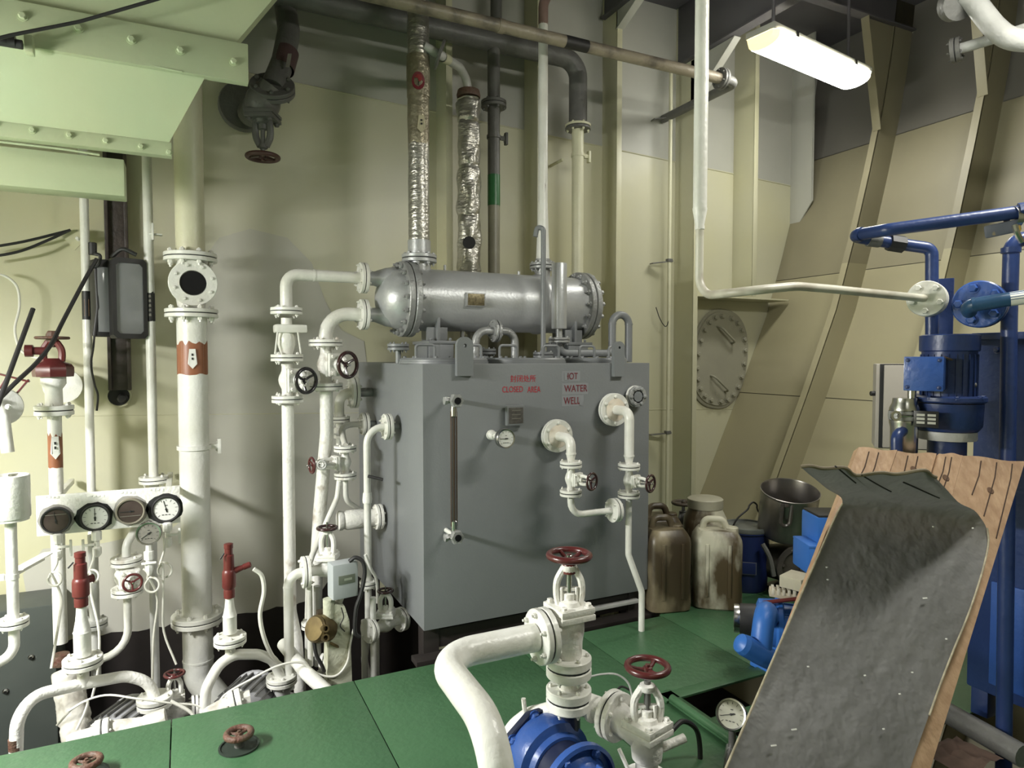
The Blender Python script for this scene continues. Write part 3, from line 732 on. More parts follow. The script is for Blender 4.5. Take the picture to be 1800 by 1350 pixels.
tube('pipe', [atz(t3, 728), atz(t3, 1130)], rv, WHITE, ap, seg=18)
bb_ = atz(t3, 820); band('brown_band', bb_, Z, rv*1.012, atz(t3, 764).z-bb_.z, BROWN, ap, .015, 24, 'brown painted band')
arrow(ap, atz(t3, 806), rv*1.03, .125, .032)
lagged('lagging', P(146, 1340, 3.95), P(116, 1180, 4.2), rv*2.1, CLOTH, ap, .13, .20, seed=3)
lathe('rust_collar', [(rv*1.3, 0), (rv*1.4, .03), (rv*1.2, .06)], RUST, atz(t3, 1168), Z, ap, 18)

# ---- red crank frame and white spout at the left edge
ho = thing('red_lever_frame', 'red flat bar lever frame above the white spout at the left edge', 'lever', P(10, 690, 4.2))
for a, b in (((-10, 655), (48, 670)), ((48, 670), (18, 705)), ((-10, 700), (14, 660)), ((-20, 690), (20, 708))):
    A, B = P(*a, 4.2), P(*b, 4.2); box('flat_bar', (.008, .035, (B-A).length+.02), REDB, (0, 0, 0), ho, frame((A+B)/2, B-A, V))
sp = thing('spout_pipe', 'short white spout with a round flange at the left edge', 'pipe', P(12, 795, 4.1))
lathe('flange', [(.085, 0), (.09, .005), (.09, .018), (.085, .022)], WHITE, P(4, 715, 4.14), (CAMP-P(4, 715, 4.14)+U*2), sp, 24)
for k in range(3): head(sp, P(4+10*math.cos(k*2), 715-12*math.sin(k*2), 4.10), -V, .010)
tube('pipe', [P(-8, 706, 4.12), P(6, 735, 4.1), P(14, 795, 4.1)], px(P(12, 760, 4.1), 20)/2, WHITE, sp, R=.06)

# ---- white canister on a post (left edge)
t4, b4 = vert(21, 905, 1085, 3.85)
rc = px(b4, 60)/2; ln = P(16, 835, 3.85)
can = thing('white_canister', 'white painted steel canister on a slim post at the left edge', 'canister', atz(t4, 1060))
cz0, cz1 = atz(t4, 910).z, atz(t4, 836).z
lathe('drum', [(rc*.97, 0), (rc, .005), (rc, cz1-cz0), (rc*.93, cz1-cz0+.002), (rc*.93, cz1-cz0-.012), (0, cz1-cz0-.012)], WHITE, Vector((t4.x, 3.85, cz0)), Z, can, 32)
lathe('base_plate', [(rc*.92, 0), (rc*.92, .012)], WHITE, Vector((t4.x, 3.85, cz0-.012)), Z, can, 32)
cyl('lid_knob', .02, .01, STEEL, Vector((t4.x+.02, 3.83, cz1)), Z, can)
rp4 = px(b4, 18)/2
tube('post', [Vector((t4.x, 3.85, cz0-.01)), atz(t4, 1090)], rp4, WHITE, can)
flange(can, atz(t4, 1094), Z, px(b4, 46)/2, .018, 4)
tube('elbow', [atz(t4, 1100), atz(t4, 1150), atz(t4, 1150)+Vector((-.2, -.1, -.06))], rp4*.95, WHITE, can, R=.07)
clamp(can, atz(t4, 1013), rp4, WHITE, -U)
ab = thing('angle_bar_brace', 'short white angle bar brace between the canister post and the gauge pipes', 'brace', P(60, 985, 4.1))
A, B = P(28, 1003, 3.95), P(88, 970, 4.2); box('angle_web', (.006, .07, (B-A).length), WHITE, (0, 0, 0), ab, frame((A+B)/2, B-A, V)); box('angle_flange', (.04, .006, (B-A).length), WHITE, (.02, .035, 0), ab, frame((A+B)/2, B-A, V))

# ---- gauge board
VG = 4.12
bA = P(63, 872, VG); bB = P(316, 853, VG); bz0 = P(63, 943, VG).z
bd_ = thing('gauge_board', 'white painted steel gauge board with four round cut-outs', 'gauge board', (bA.x, VG, bz0))
box('board', (bB.x-bA.x, .012, bA.z-bz0), WHITE2, ((bA.x+bB.x)/2, VG, (bA.z+bz0)/2), bd_)
for x, y in ((86, 874), (166, 872), (220, 866), (270, 861)):
    for k in range(4): box('raised_tag_letter', (.014, .004, .010+.004*(k % 2)), WHITE2, P(x+k*7-6, y, VG-.006), bd_, bevel=.001)
for dx in (.06, -.06): box('stay', (.03, .72, .03), WHITE, ((bA.x if dx > 0 else bB.x)+dx, VG+.37, bA.z-.05), bd_)
MASK = mat('unpainted_black_mask', (.02, .02, .02), .6)
gs = [('left-most gauge on the white board, glass fogged dark brown', 98, 915, DIALBR, BLACK, 100, 0), ('white dial gauge second from left on the white board, needle upright', 167, 910, DIAL, BLACK, 92, 1), ('third gauge on the white board, dark brown fogged glass', 229, 899, DIALBR, mat('dirty_rim', (.22, .20, .15), .5), 180, 0), ('white dial gauge at the right end of the white board', 292, 895, DIAL, BLACK, 105, 1)]
for i, (lab, x, y, fc, rim, nd, mk_) in enumerate(gs):
    p = P(x, y, VG-.03); R_ = px(p, 46)/2
    g = gauge('pressure_gauge', lab, p, -V, R_, 'gauges on the board', rim, fc, nd, .04, None, bool(mk_))
    if not mk_:
        put('paint_line', mk(None, lambda bm: box_bm(bm, R_*1.4, R_*.04, .001), DIALD, False), facing(p+Vector((0, -.003, R_*(.45 if i == 0 else -.35))), -V), g)
    def ring(bm, R_=R_, i=i):
        rnd = random.Random(i); n = 22
        A = [bm.verts.new((R_*.95*math.cos(2*math.pi*k/n), R_*.95*math.sin(2*math.pi*k/n), 0)) for k in range(n)]
        B = [bm.verts.new((R_*(1.12+.14*rnd.random()+(.18 if (k in (9, 10, 11, 12, 13) and mk_) else 0))*math.cos(2*math.pi*k/n), R_*(1.1+.14*rnd.random())*math.sin(2*math.pi*k/n), 0)) for k in range(n)]
        for k in range(n): bm.faces.new((A[k], A[(k+1) % n], B[(k+1) % n], B[k]))
    put('paint_edge', mk(None, ring, MASK if mk_ else mat('chipped_paint_grey', (.30, .29, .26)), False), facing(Vector((p.x, VG-.0065, p.z)), -V), g)
    # cock below each gauge
    q = Vector((p.x+.005, VG+.002-.03, p.z-R_))
    if i != 2:
        lathe('cock_body', [(.012, 0), (.024, -.006), (.024, -.05), (.013, -.055), (.013, -.085), (.022, -.09), (.022, -.125), (.01, -.14)], WHITE, q, Z, g, 8)
        box('cock_lever', (.055, .012, .012), WHITE, q+Vector((.03 if i != 1 else -.035, -.012, -.07)), g); box('cock_handle', (.012, .012, .085), WHITE, q+Vector((.058 if i != 1 else -.06, -.012, -.08)), g)
def coil(p, r, turns=1.0, ax=None):
    pts = []
    for k in range(int(12*turns)+1):
        a = 2*math.pi*k/12-math.pi/2
        pts.append(p+RT*(r*math.cos(a)+0)+Z*r*math.sin(a)+Vector((0, -.004*k, 0)))
    return pts
# tubes with pigtail coils under the gauges
def pig(label, x0, y0, cx, cy, cr, tail, v=4.06):
    a = P(x0, y0, v); c = P(cx, cy, v); r = px(c, cr)
    pts = [a, a+(c+Z*r-a)*.5]
    for k in range(14):
        an = math.pi*.75-2*math.pi*k/12
        pts.append(c+RT*r*math.cos(an)+Z*r*math.sin(an)+V*(-.004*k))
    for q in tail: pts.append(P(*q))
    o = wire('gauge_tube', pts, .006, WIREW, n=4); tag(o, label, 'tube')
pig('thin white pigtail tube curling under the left-most gauge', 101, 980, 98, 1016, 11, [(108, 1050, 4.05), (104, 1090, 4.0), (90, 1175, 3.9)])
pig('thin white pigtail tube behind the first red relief valve', 165, 965, 164, 1011, 10, [(160, 1045, 4.0), (174, 1110, 3.95), (172, 1180, 3.95), (162, 1225, 3.95)])
pig('thin white pigtail tube falling from the right end gauge to the dark red wheel', 288, 945, 290, 1000, 12, [(287, 1050, 4.0), (288, 1110, 4.0), (310, 1168, 3.95)])
# extra gauge and its cock
p = P(261, 938, 3.98); R_ = px(p, 41)/2
g = gauge('pressure_gauge', 'tarnished grey gauge hanging just below the white board', p, -V+U*-.1, R_, None, STEEL, DIALD, 215, .04)
lathe('cock_body', [(.014, 0), (.016, -.03), (.024, -.032), (.024, -.075), (.013, -.08), (.02, -.1), (.02, -.13), (.01, -.16)], WHITE, p-Z*R_, Z, g, 8); box('cock_lever', (.07, .01, .012), WHITE, p+Vector((.0, -.02, -R_-.09)), g)
pig('thin tube looping beside the grey upright pipe below the tarnished gauge', 252, 1000, 268, 1026, 12, [(277, 1055, 4.0), (270, 1120, 3.98), (268, 1195, 3.95)], 4.0)

# ---- valve with dark red wheel below the board (x 222)
t5, b5 = vert(223, 980, 1050, 4.15)
cg = atz(t5, 1012)
globe_valve('globe_valve', 'white globe valve with small dark red wheel below the gauge board', cg, Z, (-V+U*.25), atz(t5, 993).z-atz(t5, 1034).z, .062, px(t5, 50)/2, px(t5, 33)/2, RED, WHITE2, side=Z, nk=.06, yh=.05, tf=.018, bsz=.10)
vp = thing('branch_pipe', 'white pipe bending away below the small globe valve under the gauge board', 'pipe', atz(t5, 1130))
q1 = atz(t5, 1050)
tube('pipe', [q1, atz(t5, 1145), atz(t5, 1145)+Vector((-.30, .05, -.06))], px(q1, 13)/2, WHITE, vp, R=.16)
tube('upper_pipe', [atz(t5, 978), atz(t5, 958), P(238, 930, 4.2), P(240, 905, 4.3)], px(q1, 14)/2, WHITE, vp, R=.08)
# grey upright pipe and flanged pipe behind
t6, b6 = vert(271, 930, 1230, 4.3); o = thing('riser_pipe', 'plain upright greyish white pipe below the tarnished gauge', 'pipe', b6); tube('pipe', [t6, b6], px(t6, 14)/2, GREYW, o)
t7, b7 = vert(166, 940, 1200, 4.25); o = thing('riser_pipe', 'upright greyish pipe with a flange standing behind the first red relief valve', 'pipe', b7); tube('pipe', [t7, b7], px(t7, 16)/2, GREYW, o); flange(o, atz(t7, 1096), Z, px(t7, 40)/2, .02, 4, GREYW)
t8, b8 = vert(104, 1130, 1300, 4.4)

# ---- relief valves on arched pipes
def relief(label, x, ytop, yf, v, px_w, armside, plabel):
    a, b = vert(x, ytop, yf, v); k = px(a, 1)
    t = thing('relief_valve', label, 'relief valve', atz(b, ytop+112))
    z = lambda y: atz(a, y)
    w_ = px_w*k/2
    hb = (z(ytop).z-z(ytop+95).z)
    prof = [(w_*.82, 0), (w_*.86, hb*.12), (w_*.8, hb*.16), (w_*1.05, hb*.2), (w_*1.05, hb*.45), (w_*.96, hb*.5), (w_*.82, hb*.52), (w_*.8, hb*.78), (w_*.62, hb*.80), (w_*.62, hb*.9), (w_*.7, hb*.91), (w_*.7, hb*.99), (w_*.5, hb)]
    lathe('body', prof, REDB, z(ytop+95), Z, t, 20)
    lathe('hex_nut', [(w_*.78, 0), (w_*.8, .01), (w_*.8, hb*.16)], REDB, z(ytop+95), Z, t, 6)
    m_ = z(ytop+52)
    if armside > 0:
        lathe('outlet_arm', [(w_*.6, 0), (w_*.55, w_*1.0), (w_*.42, w_*2.2), (w_*.5, w_*2.25), (w_*.5, w_*3.3), (w_*.3, w_*3.5)], REDB, m_, U*.95+Z*.28, t, 12)
    else:
        lathe('outlet_arm', [(w_*.6, 0), (w_*.5, w_*1.5), (w_*.6, w_*1.6)], REDB, m_, U*.8+V*.6, t, 12)
    wire('seal_wire', [z(ytop+15)+Vector((-w_*.7, -.02, 0)), z(ytop+20)+Vector((-w_*1.3, -.03, -.01))], .004, BLACK, t)
    # reducer and flange
    pt = thing('arch_pipe', plabel, 'pipe', z(yf))
    L = z(ytop+95).z-z(yf-8).z
    lathe('reducer', [(w_*1.05, 0), (w_*1.05, L*.45), (w_*1.1, L*.48), (w_*1.02, L*.5), (w_*.75, L*.72), (w_*.62, L*.95), (w_*.6, L)], WHITE, z(yf-8), Z, pt, 18)
    return t, pt, z
VR = 3.72
t_, ap1, zf = relief('dark red relief valve on a flanged white stem at the far left', 143, 970, 1160, VR, 26, -1, 'white arched pipe with flanges below the left red relief valve')
flange(ap1, zf(1163), Z, px(zf(1163), 62)/2, .02, 6)
pr = px(zf(1190), 20)/2
ar = [P(28, 1325, VR-.15), P(30, 1262, VR-.15), P(60, 1222, VR-.08), P(140, 1203, VR), P(222, 1188, VR+.04), P(262, 1198, VR+.05), P(273, 1230, VR+.05)]
tube('arch', ar, pr, WHITE2, ap1, R=.14, n=5)
tube('stub', [zf(1172), zf(1205)], pr*.95, WHITE, ap1)
lathe('rusty_foot', [(pr*1.02, 0), (pr*1.05, .05)], RUST, ar[0]+Z*.02, Z, ap1, 14); tube('foot', [ar[0]+Z*.03, ar[0]-Z*.3], pr*.85, GREYB, ap1)
fB = P(272, 1232, VR+.05)
flange(ap1, fB, Z, px(fB, 58)/2, .024, 6)
# second set
VR2 = 3.68
t_, ap2, zf2 = relief('dark red relief valve with side outlet arm, right of the large drain pipe', 403, 955, 1120, VR2, 22, 1, 'white arched pipe with flanges below the right red relief valve')
flange(ap2, zf2(1124), Z, px(zf2(1124), 54)/2, .018, 6)
ar = [P(358, 1285, VR2-.05), P(362, 1210, VR2-.05), P(385, 1168, VR2-.02), P(412, 1150, VR2), P(455, 1150, VR2+.02), P(480, 1160, VR2+.05), P(494, 1190, VR2+.06)]
tube('arch', ar, px(ar[3], 18)/2, WHITE, ap2, R=.11, n=5)
tube('stub', [zf2(1133), zf2(1155)], px(ar[3], 17)/2, WHITE, ap2)
tube('foot', [ar[0]+Z*.02, ar[0]-Z*.4], px(ar[3], 18)/2, WHITE, ap2)
fC = P(495, 1194, VR2+.06); flange(ap2, fC, Z, px(fC, 52)/2, .02, 6)
cable('white plastic hose curling down from the right red relief valve outlet', [(446, 1000, 3.66), (460, 1012, 3.66), (464, 1040, 3.66), (457, 1080, 3.66), (464, 1120, 3.66), (480, 1155, 3.7), (500, 1172, 3.74)], .011, WIREW, 'hose', 'drain_hose')

# ---- bilge pumps with ribbed grey motors
def pumpset(label, x, y, v, flp, k_, s=1.0):
    c = P(x, y, v); t = thing('bilge_pump', label, 'pump', c-Z*.35)
    ax = (V*.35+U*.9).normalized(); ax = Vector((.55, .83, 0)).normalized()
    R_ = .155*s
    lathe('motor_body', [(R_*.5, -.02), (R_*.93, 0), (R_*.97, .02), (R_*.97, .16*s), (R_*.9, .2*s), (R_*.9, .36*s), (R_*.5, .40*s)], MOTOR, c, -ax, t, 28)
    M = frame(c, -ax)
    me = mk(('fin', s), lambda bm: box_bm(bm, .022*s, .008, .17*s, (R_*.98, 0, .09*s)), GREYB, False)
    for k in range(26): put('fin', me, M @ Matrix.Rotation(2*math.pi*k/26, 4, 'Z'), t)
    lathe('fan_cowl', [(R_*1.0, -.03), (R_*1.06, -.02), (R_*1.06, 0), (R_*1.0, .01)], MOTOR, c, -ax, t, 28)
    q = Vector((flp.x, flp.y, flp.z))
    lathe('pump_casing', [(.05, -.05), (.10, -.03), (.12, .04), (.10, .10), (.06, .13)], GREYW, q-Z*.22, ax, t, 20)
    lathe('discharge_neck', [(.045, 0), (.04, .05), (.05, .16)], GREYW, q-Z*.185, Z, t, 18)
    return t
pumpset('grey ribbed electric motor pump low in the bilge behind the left arched pipe', 240, 1278, 3.85, fB, 0)
pumpset('grey ribbed electric motor pump low in the bilge behind the right arched pipe', 452, 1232, 3.85, fC, 0)
# suction pipes along the floor edge
def suction(label, pts, fx, v):
    ps = [P(x, y, v) for x, y in pts]; o = thing('suction_pipe', label, 'pipe', ps[0])
    for a, b in zip(ps, ps[1:]): lagged('lagging', a, b, px(a, 17), CLOTH, o, .12, .16, 16, int(a.x*100), ns=16)
    f = P(*fx, v); flange(o, f, ps[-1]-ps[0], px(f, 46)/2, .026, 6)
suction('lumpy white lagged suction pipe at the floor edge under the left arched pipe', [(120, 1310), (185, 1288), (250, 1278), (292, 1262)], (181, 1288), 3.42)
suction('lumpy white lagged suction pipe at the floor edge under the right arched pipe', [(362, 1262), (412, 1238), (440, 1230)], (415, 1236), 3.44)
# small valve with dark red wheel near (308,1178)
globe_valve('globe_valve', 'small white globe valve with maroon wheel right of the left arched pipe', P(308, 1250, 3.85), U, Z, .16, .05, .06, px(P(308, 1178, 3.85), 36)/2, RED, WHITE2, side=U, tf=.014, yh=.10, bsz=.095, nk=.06)
# wires wandering over the pumps
cable('thin white cable looping across the left pump', [(100, 1275, 3.7), (135, 1240, 3.68), (185, 1222, 3.66), (240, 1228, 3.62), (300, 1236, 3.62), (345, 1240, 3.62), (370, 1255, 3.6)], .005, WIREW)
cable('thin white cable bent over the lagged suction pipe', [(135, 1282, 3.66), (150, 1250, 3.66), (152, 1232, 3.66), (120, 1250, 3.66)], .006, WIREW)
cable('thin white cable sweeping over the right pump to the meter', [(375, 1255, 3.6), (395, 1222, 3.58), (440, 1195, 3.58), (490, 1170, 3.58), (530, 1165, 3.58), (560, 1185, 3.56), (590, 1188, 3.55), (610, 1165, 3.55), (616, 1130, 3.55), (622, 1105, 3.55)], .006, WIREW)
cable('thin white cable ending in the bilge right of the left pump', [(300, 1232, 3.6), (335, 1252, 3.58), (352, 1278, 3.56)], .008, WIREW)
# dark tank at the very left in the bilge
dk = thing('dark_bilge_tank', 'dark grey-green steel box tank low at the left edge', 'tank', (-1.5, 4.1, ZB))
DKG = mat('dark_green_grey', (.055, .065, .058), .5, c2=(.075, .085, .075), ns=4, mix=.2)
dA = P(96, 1062, 4.55)
box('tank_body', (1.3, .33, dA.z-ZB), DKG, (dA.x-.65, 4.715, (dA.z+ZB)/2), dk, bevel=.01)
for x, y in ((55, 1155), (10, 1215)): head(dk, P(x, y, 4.549), -V, .012, STEEL)
# ---- floor valve wheels sunk in the plates
def floorwheel(label, x, y, r_):
    p = PZ(x, y, .03); t = thing('floor_valve_wheel', label, 'handwheel', Vector((p.x, p.y, 0)), 'valve wheels in the floor')
    R_ = px(p, r_)
    lathe('recess', [(R_*1.3, 0), (R_*1.3, .006), (R_*1.18, .006), (R_*1.16, .001), (0, .001)], mat('recess_dark', (.02, .03, .022), .6), Vector((p.x, p.y, .001)), Z, t, 28)
    lathe('spindle', [(R_*.3, 0), (R_*.28, .05)], GREYB, Vector((p.x, p.y, 0)), Z, t, 12)
    handwheel(t, Vector((p.x, p.y, .055)), Z, R_, RUST, 3, R_*.22, .05)
floorwheel('rusty red valve wheel sunk in the green floor plate, fully in view', 420, 1300, 26)
floorwheel('rusty valve wheel in the floor cut by the bottom edge of the picture', 152, 1350, 27)
# ================================================================== hot well tank
TV = 3.36; TVB = 4.80
TU0 = P(744, 880, TV).x; TU1 = P(1140, 860, TV).x; TZ1 = P(744, 640, TV).z; TZ0 = P(744, 1110, TV).z
tk = thing('hot_well_tank', 'large grey painted steel box tank with red lettering on its front', 'tank', ((TU0+TU1)/2, (TV+TVB)/2, ZB))
box('tank_body', (TU1-TU0, TVB-TV, TZ1-TZ0), TANK, ((TU0+TU1)/2, (TV+TVB)/2, (TZ0+TZ1)/2), tk, bevel=.004)
for u in (TU0+.06, TU1-.06):
    for v in (TV+.10, TVB-.1): box('leg', (.09, .09, TZ0-ZB), BILGE, (u, v, (TZ0+ZB)/2), tk)
box('base_beam', (TU1-TU0-.06, .08, .10), BILGE, ((TU0+TU1)/2, TV+.10, TZ0-.08), tk); box('base_beam', (TU1-TU0+.1, .10, .03), BILGE, ((TU0+TU1)/2, TV+.02, -.02), tk)
box('skid_rail', (.5, .05, .02), GREYW, (TU1-.3, TV+.04, .07), tk)
for x0, x1, v in ((704, 852, 3.66), (856, 992, 3.60), (1000, 1092, 3.66)):
    a = P(x0, 634, v).x; b = P(x1, 634, v).x; R_ = (b-a)/2; c = Vector(((a+b)/2, max(v, TV+R_+.03), TZ1))
    l = lathe('manhole_lid', [(R_, 0), (R_, .012), (R_*.985, .013), (R_*.985, .022), (R_*.95, .032), (0, .032)], TANK, c, Z, tk, 40)
    for k in range(12): head(l, c+Vector((R_*.9*math.cos(k*math.pi/6), R_*.9*math.sin(k*math.pi/6), .03)), Z, .010, TANK)
    for s in (-1, 1):
        h = c+Vector((s*R_*.55, -R_*.35, .03)); tube('lid_handle', [h+Vector((-.055, 0, 0)), h+Vector((-.055, 0, .075)), h+Vector((.055, 0, .075)), h+Vector((.055, 0, 0))], .008, TANK, l, R=.02, seg=8)
# lifting lugs
def lug(x, w_px, ytop, ybot):
    p = P(x, ybot, TV-.03); w_ = px(p, w_px); z0, z1 = p.z, P(x, ytop, TV-.03).z
    r = w_/2; n = 10; hy = z1-r*1.0; hr = r*.22
    def b(bm):
        out = [(-r, z0), (r, z0)]+[(r*math.cos(math.pi*i/n), hy+r*math.sin(math.pi*i/n)) for i in range(n+1)]
        hole = [(hr*math.cos(2*math.pi*i/12), hy+hr*math.sin(2*math.pi*i/12)) for i in range(12)]
        for yv in (0, .03):
            O = [bm.verts.new((x_, yv, z_)) for x_, z_ in out]; H = [bm.verts.new((x_, yv, z_)) for x_, z_ in hole]
            es = [bm.edges.new((q[i], q[(i+1) % len(q)])) for q in (O, H) for i in range(len(q))]
            bmesh.ops.triangle_fill(bm, edges=es, use_beauty=True, use_dissolve=False)
            if yv == 0: A, HA = O, H
        for q, w2 in ((A, O), (HA, H)):
            for i in range(len(q)): bm.faces.new((q[i], q[(i+1) % len(q)], w2[(i+1) % len(q)], w2[i]))
    put('lifting_lug', mk(None, b, TANK, False), Matrix.Translation((p.x, TV-.03, 0)), tk)
lug(818, 31, 592, 661); lug(1089, 22, 600, 662)
# lettering
def text(body, x, y, h_px, m, v=TV-.0012, wscale=1.0):
    p = P(x, y, v); h = px(p, h_px)
    me = text_mesh(body, 1.0, m)
    ys = [q.co.y for q in me.vertices]; s = h/(max(ys)-min(ys)); y0 = min(ys); x0 = min(q.co.x for q in me.vertices)
    for q in me.vertices: q.co.x = (q.co.x-x0)*s*wscale; q.co.y = (q.co.y-y0)*s; q.co.z *= .5
    return put('lettering', me, facing(p, -V), tk)
text('封闭处所', 897, 672, 12.5, TXTR, wscale=.95); text('CLOSED', 883, 690, 10.5, TXTR, wscale=.74); text('AREA', 927, 690, 10.5, TXTR, wscale=.70)
for x0, y0, x1, y1 in ((988, 652, 1020, 670), (988, 673, 1034, 694), (988, 694, 1026, 714)):
    a = P(x0, y1, TV-.0006); b = P(x1, y0, TV-.0006); poly('paint_patch', [a, (b.x, a.y, a.z), b, (a.x, a.y, b.z)], .0008, PATCH, tk, -V, 'paler rectangle of paint round the lettering')
text('HOT', 993, 667, 11.5, TXTM, TV-.0022, .78); text('WATER', 992, 689, 12, TXTM, TV-.0022, .80); text('WELL', 991, 711, 12.5, TXTM, TV-.0022, .74)
for x0, y0, x1, y1 in ((992.2, 654.5, 996.8, 668.5), (1019, 705, 1024, 712.5)):
    a = P(x0, y1, TV-.0034); b = P(x1, y0, TV-.0034); poly('worn_paint', [a, (b.x, a.y, a.z), b, (a.x, a.y, b.z)], .0005, PATCH, tk, -V)
# blurred red smear on the last word
a = P(928, 691, TV-.0012)
# nameplate
p = P(905, 730, TV-.03); M = facing(p, -V); w_, h_ = px(p, 34), px(p, 35)
npl = thing('tank_nameplate', 'dark engraved nameplate in a grey frame on the tank front', 'nameplate', p)
box('frame', (w_, h_, .03), TANK, (0, 0, 0), npl, M, .002); box('plate', (w_*.82, h_*.8, .004), mat('dark_plate', (.055, .05, .045), .45, c2=(.12, .11, .10), ns=60, mix=.2), (0, 0, .0152), npl, M, .001)
for k in range(3): box('engraved_line', (w_*.5, .005, .001), DIALD, (0, h_*(.25-.2*k), .0178), npl, M, .0)
# dial thermometer on its stem
p = P(889, 771, TV-.20)
th = gauge('dial_thermometer', 'round dial thermometer standing off the tank front on a stem', p, -V, px(p, 35)/2, None, STEEL, DIAL, 180, .03)
cyl('stem', .014, .17, WHITE, p+V*.03, V, th); lathe('thermowell', [(.022, 0), (.022, .05), (.028, .05), (.028, .06)], WHITE, p+V*.13, V, th, 14)
# level gauge glass
def cock(par, p):
    lathe('cock_stub', [(.012, 0), (.012, TV-p.y)], WHITE, p, V, par, 12)
    lathe('cock_nut', [(.034, 0), (.038, .012), (.038, .03), (.03, .036)], SILVERD, p-V*.036, V, par, 6); lathe('cock_bore', [(.018, 0), (.018, .006)], GLASSD, p-V*.041, V, par, 12)
    lathe('cock_body', [(.022, -.03), (.024, 0), (.022, .03)], SILVERD, p, Z, par, 10); lathe('side_nut', [(.016, 0), (.016, .045), (.022, .046), (.022, .06)], SILVERD, p, -U, par, 6)
pt_ = P(800, 704, TV-.14); pb = P(800, 943, TV-.14); pb.x = pt_.x
lg = thing('level_gauge', 'upright tubular level glass with hexagonal cocks on the tank front', 'level gauge', pb)
cock(lg, pt_); cock(lg, pb)
s0 = pt_+Vector((-.008, 0, -.025)); s1 = pb+Vector((-.008, 0, .025))
lathe('sleeve', [(.015, 0), (.017, -.02), (.017, -.055), (.012, -.06)], STEEL, s0, Z, lg, 12); lathe('sleeve', [(.015, 0), (.017, .02), (.017, .055), (.012, .06)], STEEL, s1, Z, lg, 12)
cyl('glass_tube', .008, s0.z-s1.z, mat('oily_glass', (.06, .045, .035), .1), s1, Z, lg, 10)
for dx in (-.015, .015): box('guard_rod', (.006, .012, s0.z-s1.z-.06), mat('tarnished_brown_steel', (.16, .12, .10), .35, .7), (s0.x+dx, s0.y, (s0.z+s1.z)/2), lg)
# sight glass at the right end
p = P(1122, 697, TV-.06); R_ = px(p, 38)/2
sg2 = thing('tank_sight_glass', 'round bolted inspection glass at the upper right of the tank front', 'sight glass', p)
lathe('neck', [(R_*.6, 0), (R_*.6, .06)], TANK, p, V, sg2, 20); lathe('flange', [(R_, 0), (R_, .016)], WHITE2, p+V*.022, V, sg2, 24)
f = lathe('cover_ring', [(R_, 0), (R_, .018), (R_*.95, .02), (R_*.5, .02), (R_*.46, .004), (0, .004)], SILVERD, p+V*.02, -V, sg2, 10); lathe('glass', [(R_*.45, 0), (R_*.45, .003)], GLASSD, p+V*.012, -V, sg2, 20)
for k in range(6): head(f, p+Vector((R_*.76*math.cos(k*math.pi/3), 0, R_*.76*math.sin(k*math.pi/3))), -V, .010, SILVERD)
# drain flange at the lower right side
dfl = thing('drain_flange', 'small grey blind flange low on the right side of the tank', 'flange', PU(1143, 1022, TU1+.05))
p = Vector((TU1+.05, 3.46, P(1143, 1022, 3.46).z)); lathe('neck', [(.03, 0), (.03, .05)], TANK, p, -U, dfl); flange(dfl, p, U, .065, .014, 4, SILVERD)

# ---- valve lines on the tank front
ST = (-V+U*.40)
def front_line(lab_v, lab_p, fx, fy, xv, y_fl, y_v, y_fl2, tail):
    vf = TV-.045; A = P(fx, fy, vf); B = Vector((A.x, TV-.20, A.z))
    t = thing('tank_branch_pipe', lab_p, 'pipe', B)
    R_ = px(A, 58)/2
    lathe('neck', [(.028, 0), (.028, .05)], TANK, A, V, t); flange(t, A, -V, R_, .016, 6, WHITE, .005, m2=WHITE)
    C = P(xv, y_fl, B.y); C.x = B.x
    r = px(B, 17)/2
    dn = atz(B, y_fl-20)
    tube('elbow', [A-V*.02, B, dn], r, WHITE, t, R=.05, seg=18)
    lathe('stained_patch', [(R_*.7, 0), (R_*.5, .003)], STAIN, A-V*.022+Z*.0, -V, t, 20)
    lathe('reducer', [(r*1.12, 0), (r*1.12, .008), (r, .01), (r*.72, .045)], WHITE, dn, -Z, t, 18)
    tube('pipe', [dn-Z*.03, atz(B, y_fl-2)], r*.72, WHITE, t)
    Rf = px(B, 39)/2; zc = atz(B, y_v)
    L = (atz(B, y_fl).z-atz(B, y_fl2).z)-.028
    globe_valve('globe_valve', lab_v, (atz(B, y_fl)+atz(B, y_fl2))/2, Z, ST, L, .033, Rf, px(B, 33)/2, MAROON, WHITE, side=Z, tf=.014, nk=.035, yh=.075, bsz=.072, yr=.009)
    return t, B
t, B = front_line('white globe valve with maroon wheel on the left branch of the tank front', 'white branch pipe elbowing from the middle of the tank front to a side flange', 979, 766, 998, 816, 840, 866, None)
r = px(B, 12)/2
e = atz(B, 906); fE = P(1076, 904, B.y); fE.z = e.z
tube('lower_pipe', [atz(B, 876), e, fE], r, WHITE, t, R=.075, seg=12); flange(t, fE+U*.015, U, px(fE, 42)/2, .018, 4)
t, B = front_line('white globe valve with maroon wheel on the right branch of the tank front', 'white branch pipe dropping from the upper right of the tank front through the floor', 1079, 720, 1107, 820, 845, 869, None)
c1 = atz(B, 975); c2 = P(1128, 1040, B.y-.02); c3 = Vector((c2.x, c2.y, -.05))
tube('lower_pipe', [atz(B, 878), c1, c2, c3], px(B, 11)/2, WHITE, t, R=.06, seg=12)

